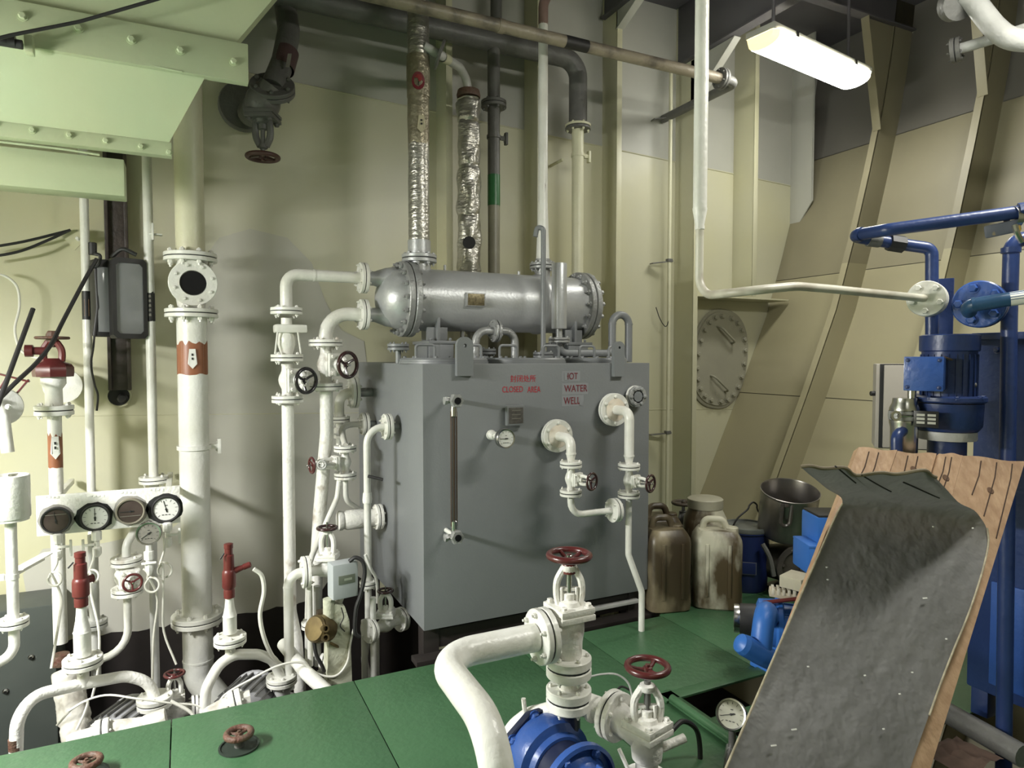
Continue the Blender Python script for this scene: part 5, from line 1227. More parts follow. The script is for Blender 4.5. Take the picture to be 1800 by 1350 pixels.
# ---- dark angle valve on the bulkhead (460,190)
c = P(462, 180, 4.45); k = px(c, 1)
av = thing('dark_angle_valve', 'dark grey angle valve hanging from a bent pipe with its wheel pointing down', 'valve', P(462, 285, 4.45))
fp_ = P(479, 155, 4.42); fax = (Z*.6+RT*.2-FW*.75).normalized()
dpz = thing('dark_bent_pipe', 'thick dark grey pipe curving down to the hanging angle valve, with a white flow label', 'pipe', fp_)
tube('pipe', [P(478, -60, 4.75), P(500, 0, 4.7), P(508, 55, 4.6), P(497, 110, 4.5), fp_], 20*k, GREYB, dpz, R=.3, n=7, seg=20)
l0 = P(502, 82, 4.52); band('maroon_band', P(496, 122, 4.475), (P(508, 80, 4.545)-P(496, 122, 4.475)), 20.8*k, 42*k, mat('maroon_grey', (.085, .05, .05), .5), dpz)
poly('flow_label', [P(502, 118, 4.36), P(509, 118, 4.36), P(513, 94, 4.36), P(506, 94, 4.36)], .002, DIALD, dpz)
flange(av, fp_, fax, 38*k, .026, 6, GREYB)
def avb(bm):
    bmesh.ops.create_uvsphere(bm, u_segments=18, v_segments=12, radius=30*k)
    lathe_bm(bm, [(26*k, 0), (24*k, 32*k)], 18, True, frame(Vector((0, 0, 0)), fp_-c)); lathe_bm(bm, [(26*k, 0), (24*k, .25)], 18, True, frame(Vector((0, 0, 0)), V-RT*.25)); lathe_bm(bm, [(22*k, 0), (22*k, 30*k)], 18, True, frame(Vector((0, 0, 0)), -Z))
put('body', mk(None, avb, GREYB), Matrix.Translation(c), av)
wf_ = P(430, 185, 4.80); lathe('wall_flange', [(44*k, 0), (46*k, .01), (46*k, .05)], GREYB, wf_, V, av, 32)
bonnet(av, P(462, 198, 4.45), -Z, RT, 50*k, 14*k, GREYB); yoke(av, P(462, 212, 4.45), -Z, RT, 48*k, 26*k, GREYB, 6*k); tube('stem', [P(462, 225, 4.45), P(462, 272, 4.45)], 4*k, GREYB, av); handwheel(av, P(462, 276, 4.45), -Z, 30*k, mat('dark_rust_red', (.07, .03, .025), .5), 3, None, .05)
# ---- thin conduit on the bulkhead right of the tank
cd_ = thing('wall_conduit', 'thin upright conduit on stand-off brackets along the bulkhead right of the risers', 'conduit', P(1165, 880, 4.78)); a, b = vert(1176, 110, 890, 4.78)
tube('tube', [a, Vector((b.x, 4.78, 0))], .016, CREAM, cd_)
for y in (205, 458, 760):
    q = atz(a, y); poly('standoff', [q+Vector((-.13, .11, -.02)), q+Vector((.03, .0, 0)), q+Vector((.03, -.02, 0)), q+Vector((-.14, .05, -.02))], .008, GREYB, cd_, Z); box('saddle_clip', (.05, .04, .03), GREYB, q, cd_)
cable('short black wire end hooked near the bulkhead conduit', [(1153, 540, 4.80), (1160, 560, 4.79), (1170, 574, 4.78), (1176, 560, 4.77), (1178, 530, 4.77)], .004)
# ---- long white pipe dropping and bending right to the blue unit
VQ = 2.03
a, b = vert(1233, 0, 370, VQ); q = P(1225, 420, VQ)
xq = P(1231, 300, VQ).x
wp = thing('drop_pipe', 'white pipe dropping from the deckhead, reduced and bent right toward the blue separator', 'pipe', Vector((xq, VQ, 1.9)))
r = px(Vector((xq, VQ, 2.4)), 24)/2; zA_ = zat(xq, VQ, 366)
tube('upper_pipe', [Vector((xq, VQ, CZ-.1)), Vector((xq, VQ, zA_))], r, WHITE, wp, seg=18)
zB_ = zat(xq, VQ, 395); lathe('reducer', [(r*1.06, 0), (r*1.04, .008), (r*.66, zA_-zB_), (r*.70, zA_-zB_+.006), (r*.7, zA_-zB_+.018), (r*.6, zA_-zB_+.02)], WHITE, Vector((xq, VQ, zA_)), -Z, wp, 18)
FQ = PD(1629, 525, 2.72)
zq = zat(xq, VQ, 521)
mid = PD(1400, 503, 2.45); pre = FQ-(RT*.10)+Z*.003
r3 = px(Vector((xq, VQ, 1.8)), 14.5)/2
tube('lower_pipe', [Vector((xq, VQ, zB_)), Vector((xq, VQ, zq)), PD(1310, 512, 2.36), mid, PD(1460, 508, 2.53), FQ], r3, mat('white_worn_brownish', (.60, .58, .49), .4, c2=(.38, .34, .27), ns=8, mix2=(.45, .7)), wp, R=[0, .085, .5, .5, .5, 0], n=8, seg=14)
# ================================================================== right side: stores on the floor
def onfloor(x, y): return PZ(x, y, 0)
DIRTY = mat('oily_translucent_plastic', (.52, .50, .39), .42, c2=(.07, .05, .025), ns=5, mix2=(.44, .60), bump=.3, bs=10, stretch=(1, 1, .45), det=6)
DIRTYB = mat('brown_oily_plastic', (.05, .036, .019), .4, c2=(.24, .20, .125), ns=5, mix2=(.48, .68), bump=.3, bs=10, stretch=(1, 1, .45), det=6)
def jerrycan(label, x, y, w_, d_, h_, yaw, m):
    p = onfloor(x, y); t = thing('jerrycan', label, 'jerrycan', p, 'oily jerrycans')
    M = Matrix.Translation(p) @ Matrix.Rotation(yaw, 4, 'Z'); M.translation = p+(M.to_3x3() @ Vector((0, d_/2, 0)))
    def b(bm):
        secs = [(0, .90), (.02, .98), (.10, 1.0), (.40, .97), (.44, .985), (.80, .99), (.86, .96), (.93, .82), (.96, .74)]
        rings = []
        for hz, s in secs:
            ring = []
            for k in range(24):
                a = 2*math.pi*k/24; ca, sa = math.cos(a), math.sin(a)
                ex = abs(ca)**.38*(1 if ca > 0 else -1); ey = abs(sa)**.38*(1 if sa > 0 else -1)
                ring.append(bm.verts.new((ex*w_/2*s, ey*d_/2*s, hz*h_*.92)))
            rings.append(ring)
        for a, c in zip(rings, rings[1:]):
            for k in range(24): bm.faces.new((a[k], a[(k+1) % 24], c[(k+1) % 24], c[k]))
        bm.faces.new(rings[0][::-1]); bm.faces.new(rings[-1])
    put('body', mk(None, b, m), M, t)
    zt_ = h_*.885
    q = [M @ Vector(c) for c in ((-w_*.30, 0, zt_-.02), (-w_*.24, 0, zt_+h_*.10), (w_*.12, 0, zt_+h_*.10), (w_*.22, 0, zt_-.02))]
    tube('handle', q, .022, m, t, R=.04, seg=10)
    lathe('cap', [(.04, 0), (.042, .005), (.042, .035), (.036, .04)], m, M @ Vector((w_*.30, 0, zt_-.03)), Z, t, 16)
    for s in (-1, 1): box('side_rib', (.02, .012, h_*.6), m, (s*w_*.22, -d_*.495, h_*.45), t, M, .005)
    return t
jerrycan('brown oil-stained plastic jerrycan standing against the right side of the tank', 1183, 1079, .29, .30, .58, -.25, DIRTYB)
jerrycan('dirty whitish plastic jerrycan in front of the wide-mouth jar', 1262, 1074, .31, .27, .56, -.65, DIRTY)
jerrycan('brown jerrycan mostly hidden behind the two front jerrycans', 1170, 1052, .28, .26, .60, -.3, DIRTYB)
p = onfloor(1238, 1036); t = thing('plastic_jar', 'wide-mouth cloudy plastic jar with screw lid behind the jerrycans', 'jar', p); k = px(p, 1)*.98
lathe('body', [(36*k, 0), (38*k, .03), (38*k, .44), (37*k, .50), (30*k, .555), (29*k, .58)], DIRTY, p, Z, t, 28); lathe('lid', [(30.5*k, 0), (31*k, .01), (31*k, .06), (28*k, .068), (0, .066)], mat('cloudy_lid', (.40, .39, .31), .45, c2=(.30, .28, .2), ns=8, mix=.2), p+Z*.57, Z, t, 28)
p = onfloor(1200, 1010); t = thing('floor_stop_valve', 'dark rusty handwheel on a spindle behind the jerrycans', 'valve', p); k = px(p, 1); zt_ = zat(p.x, p.y, 884)
lathe('body', [(.08, 0), (.08, .02), (.05, .05), (.06, .25), (.09, .3), (.09, .34), (.04, .38), (.03, zt_-.06)], GREYB, p, Z, t, 16); yoke(t, p+Z*(zt_-.16), Z, U, .10, .07, GREYB, .012); cyl('stem', .012, .1, GREYB, p+Z*(zt_-.08), Z, t); handwheel(t, p+Z*zt_, Z, 21*k, mat('dark_rust', (.06, .045, .03), .6), 3, None, .0)
# blue bucket
p = onfloor(1310, 1032); t = thing('blue_bucket', 'dark blue lidded pail with a wire bail handle', 'bucket', p); k = px(p, 1); h = zat(p.x, p.y, 925)
NAVY = mat('navy_plastic', (.014, .024, .10), .35)
lathe('pail', [(33*k, 0), (36*k, .02), (38*k, h*.6), (39*k, h*.93), (41*k, h*.94), (41*k, h*.97)], NAVY, p, Z, t, 32); lathe('lid', [(41*k, 0), (42*k, .01), (41*k, .03), (37*k, .032), (36*k, .02), (0, .02)], mat('pail_lid_dirty', (.20, .21, .19), .4, c2=(.07, .08, .08), ns=9, mix=.2), p+Z*h*.96, Z, t, 32)
hp = p+Z*h
wire('bail', [hp+U*-.13, hp+Vector((-.10, -.02, .07)), hp+Vector((-.02, -.03, .125)), hp+Vector((-.005, -.03, .15)), hp+Vector((.03, -.03, .17)), hp+Vector((.065, -.03, .15)), hp+Vector((.07, -.03, .12)), hp+Vector((.12, -.02, .05)), hp+Vector((.14, 0, -.05))], .006, BLACK, t)
dc_ = (CAMP-p); dc_.z = 0; dc_ = (dc_.normalized()+RT*.1).normalized(); M = facing(p+dc_*38.2*k+Z*h*.42, dc_); box('label_frame', (.11, .085, .002), mat('label_outline', (.10, .11, .14), .5), (0, 0, .004), t, M, .001); box('label', (.10, .075, .002), NAVY, (0, 0, .0055), t, M, .001)
# dark pump with the steel pot on top
p = onfloor(1392, 1040); pm = thing('dark_pump', 'black oily pump casting under the steel pot', 'pump', p); k = px(p, 1)
OIL = mat('oily_black_casting', (.03, .028, .026), .35, c2=(.07, .06, .05), ns=10, mix=.2, bump=.3, bs=20)
ztop = zat(p.x, p.y, 948)
lathe('pedestal', [(.16, 0), (.16, .03), (.09, .06), (.08, ztop-.16)], OIL, p, Z, pm, 20); n = (CAMP-p); n.z = 0; n.normalize()
lathe('casing', [(.05, -.20), (.11, -.18), (.13, -.06), (.13, .04), (.17, .05), (.17, .075), (.12, .08), (.12, .14), (.06, .16)], OIL, p+Z*(ztop-.17)+U*.02, n*.4+RT*.9, pm, 28)
f = lathe('end_disc', [(36*k, 0), (38*k, .006), (38*k, .02), (30*k, .024), (28*k, .01), (0, .01)], OIL, p+Z*(ztop-.15)+n*.14+RT*.03, n+RT*.5, pm, 28)
for j in range(6): head(f, p+Z*(ztop-.15)+n*.165+RT*.04+RT*(33*k*math.cos(j))*.8+Z*33*k*math.sin(j), n+RT*.5, .010, OIL)
wire('grey_hose', [p+n*.12+RT*-.2+Z*.36, p+n*.16+RT*-.15+Z*.28, p+n*.17+RT*-.12+Z*.16], .016, GREYB, pm)
pc = P(1389, 862, p.y-.04); kk = px(pc, 1); tl = (Z-RT*-.10+n*.30).normalized()
POT = mat('worn_steel_pot', (.33, .31, .29), .32, .9, c2=(.20, .185, .17), ns=7, mix=.2, stretch=(1, 1, .3)); pt2 = thing('steel_pot', 'large tilted steel cooking pot standing on the black pump', 'pot', pc-tl*.3)
H_ = .315; Rp = 49*kk
lathe('pot_wall', [(0, -H_), (Rp*.90, -H_), (Rp*.97, -H_+.02), (Rp*.99, -.02), (Rp*1.0, -.004), (Rp*1.02, 0), (Rp*.99, .002), (Rp*.965, -.006), (Rp*.955, -H_+.02), (0, -H_+.012)], POT, pc, tl, pt2, 48, cap=False)
hq = pc-tl*.12+n*Rp*1.0-RT*Rp*.05; box('handle_bracket', (.05, .02, .02), OIL, hq+tl*.05, pt2); tube('handle', [hq+tl*.06+RT*.03, hq+n*.03+RT*.03-tl*.09, hq+n*.03-RT*.03-tl*.09, hq+tl*.06-RT*.03], .012, OIL, pt2, R=.03, seg=8)
# blue containers seen past the mat edge
def bluebox(label, x0, y0, x1, y1, d, capb):
    a = PD(x0, y1, d); b = PD(x1, y0, d); w_ = (b-a).dot(RT); h_ = (b-a).dot(Z); t = thing('blue_container', label, 'container', a)
    c = (a+b)/2+FW*.1; M = Matrix((RT, FW.cross(RT)*-1 if False else Vector((FW.x, FW.y, 0)).normalized(), Z)).transposed().to_4x4(); M.translation = c
    box('body', (w_, .2, h_), BLUEP, (0, 0, 0), t, M, .012)
    box('lid' if capb else 'rim', (w_*.96, .19, h_*.12) if capb else (w_*1.02, .205, h_*.08), BLACK if capb else BLUEP, (w_*.02, 0, h_*.5), t, M, .004)
bluebox('upper blue plastic container with black rim left of the leaning mat', 1437, 908, 1500, 962, 3.55, True); bluebox('lower blue plastic container under the black-rimmed one', 1421, 960, 1495, 1010, 3.5, False)
# blue cargo pump near the hatch
p = onfloor(1372, 1176); k = px(p, 1); t = thing('blue_pump', 'small bright blue pump with elbow pipes on the green floor', 'pump', p)
BP = BLUEP; zc_ = zat(p.x, p.y, 1095); axp = (RT*.95-FW*.3); axp.z = 0; axp.normalize(); c = Vector((p.x, p.y, zc_))
lathe('casing', [(20*k, -.13), (38*k, -.11), (40*k, -.03), (46*k, -.02), (46*k, .0), (34*k, .01), (32*k, .25), (24*k, .28)], BP, c, axp, t, 28)
M = frame(c, axp)
for j in range(8): box('rib', (.012, .008, .22), BP, (0, 0, 0), t, M @ Matrix.Rotation(j*math.pi/4, 4, 'Z') @ Matrix.Translation((34*k, 0, .12)), .002)
lathe('rubber_cap', [(26*k, 0), (28*k, .03), (26*k, .10)], BLACK, c-axp*.10, -axp, t, 24); lathe('steel_ring', [(24*k, 0), (25*k, .01), (25*k, .03), (22*k, .03), (21*k, .01), (0, .01)], STEEL, c-axp*.20, -axp, t, 24)
sx = P(1340, 1080, c.y-.16); zl = P(1335, 1145, c.y-.16)
tube('elbow_pipe', [c-axp*.05, P(1345, 1068, c.y-.14), P(1336, 1150, c.y-.16)], 17*k, BP, t, R=.07, seg=16); tube('cross_pipe', [P(1308, 1134, c.y-.15), P(1336, 1150, c.y-.17), P(1395, 1178, c.y-.2)], 17*k, BP, t, R=.05, seg=16)
lathe('pipe_end', [(17*k, 0), (15*k, .025), (8*k, .04), (0, .042)], BP, P(1308, 1134, c.y-.15), (P(1308, 1134, c.y-.15)-P(1336, 1150, c.y-.17)), t, 16)
box('foot', (.32, .2, .02), BP, (0, 0, 0), t, Matrix.Translation((p.x+.05, p.y, .012)), .004); box('pedestal', (.12, .10, zc_-.1), BP, (0, 0, 0), t, Matrix.Translation((p.x+.05, p.y, (zc_-.08)/2)), .01)
# scrubbing brush and carton on top of the pump
q = PD(1380, 1048, dep(c)-.05); Mx = Matrix((axp, axp.cross(Z)*-1, Z)).transposed().to_4x4(); Mx.translation = q
bs = thing('scrub_brush', 'pale bristled scrubbing brush with red wooden stick lying on the blue pump', 'brush', q); box('brush_block', (46*k, .07, .035), mat('pale_wood', (.50, .44, .33), .6), (-.01, 0, .01), bs, Mx @ Matrix.Rotation(.12, 4, 'Y') , .006)
for j in range(5): box('slat', (.014, .075, .03), mat('pale_wood2', (.58, .54, .44), .6), (-20*k+j*8.5*k, 0, .028), bs, Mx @ Matrix.Rotation(.5, 4, 'Y') if False else Mx, .003)
tube('stick', [q-axp*.12+Vector((0, 0, -.03))-FW*.05, q+axp*.26+Vector((0, 0, .055))-FW*.04], .010, REDB, bs, seg=8)
q2 = q+axp*.05+Z*.085; cb = tag(box('carton', (46*k, .11, 20*k), mat('old_card', (.50, .47, .36), .7, c2=(.42, .38, .28), ns=9, mix=.2), (0, 0, 0), None, Matrix.Translation(q2) @ Matrix.Rotation(.3, 4, 'Z'), .003), 'small pale cardboard carton resting on the scrub brush', 'carton')
# pressure gauge before the hatch
pg = PD(1285, 1256, 2.35); n = (CAMP-pg).normalized()+RT*-.25+Z*.15
t = gauge('pressure_gauge', 'round steel-rimmed gauge standing at the left edge of the leaning mat', pg, n, px(pg, 53)/2, None, STEEL, mat('yellowed_dial', (.42, .42, .30), .35, c2=(.52, .52, .44), ns=18, mix=.2), 200, .035)
tube('gauge_pipe', [pg-n.normalized()*.02-UP*.04, pg-UP*.10-n.normalized()*.02, PD(1262, 1420, 2.3)], .013, GREYB, t, R=.04); lathe('union', [(.02, 0), (.022, .05)], SILVERD, pg-UP*.11-n.normalized()*.02, -UP+RT*-.2, t, 8)
cable('black hose arching into the open hatch', [(1180, 1285, 2.0), (1200, 1268, 2.02), (1222, 1280, 2.02), (1230, 1310, 2.02), (1231, 1370, 2.02)], .010)

# ================================================================== leaning mat and planks
MATM = mat('grey_rubber_sheet', (.36, .36, .355), .5, c2=(.27, .27, .265), ns=5, mix=.2, bump=.55, bs=26, det=6)
Lb = [(1275, 1350, 1.80), (1340, 1200, 1.965), (1410, 1040, 2.14), (1466, 912, 2.29), (1480, 880, 2.30), (1446, 856, 2.20), (1405, 823, 2.08)]
Rb = [(1600, 1350, 1.88), (1660, 1180, 2.06), (1708, 1060, 2.19), (1736, 955, 2.33), (1722, 905, 2.34), (1686, 880, 2.24), (1650, 836, 2.14)]
Lp = [PD(*q) for q in Lb]; Rp_ = [PD(*q) for q in Rb]
dl = (Lp[3]-Lp[0]).normalized()
kz = (Lp[0].z-.03)/dl.z; Lp = [Lp[0]-dl*kz]+Lp
dr = (Rp_[3]-Rp_[0]).normalized(); kz = (Rp_[0].z-.03)/dr.z; Rp_ = [Rp_[0]-dr*kz]+Rp_
Ls = spline(Lp, 7); Rs = spline(Rp_, 7); NR = len(Ls); NC = 26
mn = (Rp_[1]-Lp[1]).cross(dl).normalized()
if mn.dot(CAMP-Lp[2]) < 0: mn = -mn
mt = thing('rubber_mat', 'grey rubber sheet draped up a leaning plank, its top edge curling forward', 'mat', Lp[0])
rnd = random.Random(4)
def mat_bm(bm):
    g = []
    for i in range(NR):
        row = []; lip = max(0, (i-7*4.6)/(NR-1-7*4.6))
        for j in range(NC):
            s = j/(NC-1); p_ = Ls[i].lerp(Rs[i], s)
            dz = .004*math.sin(s*math.pi)*(1-lip)+.0012*math.sin(i*.9+j*.7)+.001*math.sin(i*.37-j*1.3)
            if lip > 0: dz += lip*(.018*math.sin(s*9.5)+.012*math.sin(s*23+1))
            row.append(bm.verts.new(p_+mn*dz-Lp[0]))
        g.append(row)
    for i in range(NR-1):
        for j in range(NC-1): bm.faces.new((g[i][j], g[i][j+1], g[i+1][j+1], g[i+1][j]))
    r = bmesh.ops.solidify(bm, geom=bm.faces[:], thickness=.008)
put('sheet', mk(None, mat_bm, MATM), Matrix.Translation(Lp[0]), mt)
wire('frayed_edge', [p_+mn*.004 for p_ in Ls[:34:3]], .0035, mat('frayed_canvas', (.45, .40, .28), .8, c2=(.2, .18, .13), ns=40, mix=.2), mt); wire('frayed_edge', [p_+mn*.004 for p_ in Rs[10:34:3]], .003, mat('frayed_canvas', (.4, .36, .26)), mt)
wire('lip_rim', [Ls[-1].lerp(Rs[-1], j/25)+mn*(.018*math.sin(j/25*9.5)+.012*math.sin(j/25*23+1)) for j in range(26)], .006, mat('brown_worn_rim', (.17, .14, .09), .7), mt, n=2)
TEAR = mat('tear_shadow', (.02, .02, .02), .8)
for i0, i1, s0, s1 in ((49, 44, .22, .26), (48, 43, .42, .52), (46, 41, .66, .80)):
    wire('tear', [Ls[i].lerp(Rs[i], s0+(s1-s0)*(i0-i)/(i0-i1))+mn*(.010+max(0, (i-32)/17)*(.018*math.sin((s0+(s1-s0)*(i0-i)/(i0-i1))*9.5))) for i in range(i0, i1-1, -1)], .0025, TEAR, mt, n=2)
for j in range(14):
    s = rnd.random()*.9+.05; i = rnd.randint(6, 30); q = Ls[i].lerp(Rs[i], s); tag(box('paint_chip', (.008+.012*rnd.random()*(j < 3), .005, .002), DIAL, (0, 0, 0), mt, frame(q+mn*(.016), mn), 0), '', '') if False else box('paint_speck', (.006+.010*(j < 3), .004, .002), DIAL, (0, 0, 0), mt, frame(q+mn*.017, mn), 0)
# planks
WOOD = mat('weathered_plank', (.50, .34, .21), .6, c2=(.33, .20, .115), ns=5, mix=.2, bump=.4, bs=9, stretch=(6, 6, 1.2), det=6)
tops = [(1508, 786, 2.46), (1578, 792, 2.49), (1650, 796, 2.52), (1694, 799, 2.54), (1806, 810, 2.60)]
main = [Ls[i].lerp(Rs[i], j/6) for i in range(0, 33) for j in range(7)]
mn0 = (Rp_[1]-Lp[1]).cross(Lp[4]-Lp[1]).normalized(); mn0 = mn0 if mn0.dot(CAMP-Lp[2]) > 0 else -mn0
base = min((q-Lp[1]).dot(mn0) for q in main)-.014
def onplane(x, y): r_ = ray(x, y); return CAMP+r_*(((Lp[1]+mn0*base)-CAMP).dot(mn0)/r_.dot(mn0))
T = [onplane(*q[:2]) for q in tops]; dl = (T[0]-onplane(1290, 1350)).normalized(); wv = (T[-1]-T[0]); pn = wv.cross(dl).normalized()
if pn.dot(CAMP-T[0]) < 0: pn = -pn
pl = ['narrow weathered plank at the left end of the leaning row behind the mat', 'second weathered plank from the left behind the mat', 'narrow cracked plank third from the left behind the mat', 'wide weathered plank at the right end of the leaning row']
for i in range(4):
    a, b = T[i]+wv.normalized()*.003, T[i+1]-wv.normalized()*.003
    off = pn*(-.008*(i % 2)); t = thing('wooden_plank', pl[i], 'plank', a-dl*1.6, 'planks leaning behind the mat')
    lw = (a.z-.03)/dl.z
    nE = 8; top_e = []
    for j in range(nE+1): top_e.append(a.lerp(b, j/nE)+dl*(.005*math.sin(i*2+j*.9)))
    lo_b = b-dl*((b.z-.03)/dl.z); lo_a = a-dl*lw; lo_b = lo_a.lerp(lo_b, .35) if i == 3 else lo_b
    ptsP = [lo_a+off, lo_b+off]+[q+off for q in top_e[::-1]]
    poly('board', ptsP, .032, WOOD, t, pn)
    for j in range(2 if i < 3 else 3):
        q = a.lerp(b, .3+.25*j); tube('crack', [q+off-dl*.02+pn*.001, q+off-dl*.10+wv.normalized()*.006+pn*.001, q+off-dl*(.2+.1*j)+wv.normalized()*(-.004)+pn*.001], .0022, mat('crack_dark', (.05, .03, .02), .8), t, seg=5)
    for j in range(1 if i else 0):
        q = a.lerp(b, .55)+off-dl*(.05+.04*i)+pn*.001; lathe('knot', [(.014, 0), (.012, .0015), (.006, .001), (0, .002)], mat('knot_dark', (.12, .065, .035), .7), q, pn, t, 12)
# ================================================================== blue oily water separator (right edge)
su = PD(1706, 900, 3.0)
sp_ = thing('separator_unit', 'dark blue steel separator cabinet at the right edge', 'separator', (su.x+.4, su.y, 0))
zt_ = PD(1706, 592, 3.0).z; cxu = su.x; su = su-V*.45
box('cabinet', (.6, .9, zt_-.12), BLUED, (cxu+.3, su.y, (zt_+.12)/2), sp_, bevel=.012); box('top_rim', (.62, .92, .03), BLUED, (cxu+.3, su.y, zt_), sp_)
for dx in (.05, .55):
    for dv in (-.40, .40): box('leg', (.07, .07, .12), BLUED, (cxu+dx, su.y+dv, .06), sp_)
dr_ = box('door', (.014, .36, .5), BLUE, (cxu-.007, su.y-.18, .95), sp_, bevel=.006); box('lower_panel', (.014, .7, .45), BLUE, (cxu-.007, su.y, .40), sp_, bevel=.006)
for i in range(4): head(sp_, (cxu, su.y-.36+.24*i, zt_-.06), -U, .012, BLUED)
# vertical motor and pump head
D0 = 2.72; mc = PD(1668, 640, D0); k = px(mc, 1)
def mz(y): return Vector((mc.x, mc.y, zat(mc.x, mc.y, y)))
um = thing('vertical_motor', 'dark blue vertical motor with terminal box on the separator pump', 'motor', mz(800))
H = lambda y0, y1: mz(y0).z-mz(y1).z
lathe('fan_cover', [(44*k, 0), (46*k, .004), (46*k, H(590, 618)), (40*k, H(588, 618)), (0, H(587, 618))], BLUED, mz(618), Z, um, 32); lathe('motor_body', [(42*k, 0), (42*k, H(616, 700))], BLUED, mz(700), Z, um, 32)
Mm = Matrix.Translation(mz(690))
me = mk(('mfin',), lambda bm: box_bm(bm, .008, .003, H(622, 696), (42*k, 0, H(622, 696)/2)), BLUED, False)
for j in range(24): put('fin', me, Matrix.Translation(mz(697)) @ Matrix.Rotation(j*math.pi/12, 4, 'Z'), um)
f = lathe('mounting_flange', [(56*k, 0), (58*k, .006), (58*k, .02), (48*k, .026)], BLUED, mz(706), Z, um, 32)
for j in range(8): head(f, mz(704)+Vector((53*k*math.cos(j*.785), 53*k*math.sin(j*.785), .01)), Z, .010, BLUED)
lathe('pump_head', [(46*k, 0), (52*k, .02), (54*k, H(708, 756))], BLUED, mz(756), Z, um, 32); lathe('white_ring', [(44*k, 0), (45*k, .005), (45*k, H(757, 772)), (40*k, H(756, 772))], GREYW, mz(772), Z, um, 32); lathe('lower_neck', [(30*k, 0), (30*k, H(770, 900))], BLUED, mz(900), Z, um, 24)
nn = (CAMP-mc); nn.z = 0; nn = (nn.normalized()-RT*.12).normalized()
Mj = facing(mz(656)+nn*46*k-RT*36*k, nn); tb = box('terminal_box', (56*k, 56*k, .09), BLUE, (0, 0, -.02), um, Mj, .006)
box('box_lid', (58*k, 58*k, .012), BLUE, (0, 0, .03), tb, Mj, .003)
for sx in (-1, 1):
    for sy in (-1, 1): head(tb, Mj @ Vector((sx*23*k, sy*23*k, .036)), nn, .006, BLUED, .004)
tube('gland', [mz(672)+nn*40*k+RT*12*k, mz(676)+nn*40*k+RT*50*k], .012, GREYB, um, seg=10)
cbw = wire('motor_lead', [mz(628)+nn*44*k-RT*5*k, mz(634)+nn*46*k+RT*15*k, mz(642)+nn*46*k+RT*32*k, mz(655)+nn*44*k+RT*30*k, mz(660)+nn*44*k+RT*42*k], .005, mat('copper_brown_wire', (.12, .08, .05), .5), um)
Mp = facing(mz(733)+nn*54*k-RT*30*k, nn); box('nameplate', (36*k, 28*k, .004), mat('etched_plate', (.05, .05, .05), .3, .6), (0, 0, .002), um, Mp, .001); 
for i in range(3):
    for j in range(2): box('plate_field', (12*k, 4*k, .001), mat('plate_silver', (.60, .60, .56), .3, .5), ((j-.5)*16*k, (7-6.5*i)*k, .0045), um, Mp, 0)
# steel strainer with clamp beside the motor
sc_ = PD(1590, 730, 2.72); k2 = px(sc_, 1); st_ = thing('steel_strainer', 'bright steel strainer housing with wing-nut clamp left of the vertical motor', 'strainer', sc_-Z*.2)
lathe('housing', [(21*k2, -.25), (22*k2, -.05), (24*k2, -.03), (24*k2, -.02), (22*k2, -.015), (22*k2, .015), (24*k2, .02), (24*k2, .03), (20*k2, .05), (19*k2, .07), (0, .072)], STEEL, sc_, Z, st_, 28); lathe('clamp_band', [(25*k2, -.018), (26*k2, 0), (25*k2, .018)], SILVERD, sc_-Z*.0, Z, st_, 28, cap=False)
b0 = sc_-FW*24*k2; tube('clamp_bolt', [b0-RT*26*k2, b0+RT*10*k2], .006, STEEL, st_, seg=8); lathe('wing_ring', [(9*k2, 0), (9*k2, .008), (5*k2, .008), (5*k2, 0)], STEEL, b0-RT*30*k2, -FW, st_, 16, cap=False)
cyl('top_fitting', 7*k2, .10, STEEL, sc_+RT*12*k2+Z*.05, Z, st_); tube('black_elbow', [PD(1576, 800, 2.66), PD(1576, 765, 2.66), PD(1590, 755, 2.70)], 9*k2, BLUED, st_, R=.03)
# grey control box behind
g0 = PD(1572, 715, 3.25); k3 = px(g0, 1); gb = thing('control_box', 'beige-grey control box with door gap behind the steel strainer', 'control box', g0-Z*.3)
nb_ = (CAMP-g0); nb_.z = 0; nb_ = (nb_.normalized()+RT*.1).normalized(); Mg = facing(g0+RT*20*k3, nb_)
BEI = mat('beige_grey_box', (.36, .33, .29), .5); box('case', (94*k3, 150*k3, .2), BEI, (0, 0, -.10), gb, Mg, .006); box('door', (84*k3, 146*k3, .02), BEI, (7*k3, 0, .012), gb, Mg, .004); box('door_seal', (88*k3, 150*k3, .006), DARK, (3*k3, 0, .0), gb, Mg, .001); cyl('knob', .012, .03, BLACK, Mg @ Vector((-45*k3, 22*k3, -.02)), -RT, gb)
# ---- blue pipes
def up_pipe(label, pts, w_, m=BLUED, R=.05, name='blue_pipe'):
    ps = [PD(*q) for q in pts]; o = thing(name, label, 'pipe', ps[-1]); tube('pipe', ps, px(ps[0], w_)/2, m, o, R=R, seg=16); return o, ps
o, ps = up_pipe('long blue pipe slanting up to the right across the top of the separator', [(1638, 600, 2.78), (1638, 437, 2.78), (1575, 428, 2.80), (1494, 415, 2.80), (1560, 404, 2.62), (1812, 370, 2.45), (2010, 340, 2.34), (2010, 620, 2.36)], 21, BLUED, .035)
for a, b in ((3, 4),): lathe('elbow_band', [(px(ps[3], 24)/2, -.008), (px(ps[3], 24)/2, .008)], BLUED, ps[3].lerp(ps[4], .3), ps[4]-ps[3], o)
lathe('union', [(px(ps[2], 30)/2, -.03), (px(ps[2], 30)/2, .03)], BLACK, ps[2], ps[3]-ps[2], o, 8); lathe('valve_collar', [(px(ps[2], 24)/2, -.02), (px(ps[2], 26)/2, .03)], GREYB, ps[2].lerp(ps[3], .45), ps[3]-ps[2], o, 10)
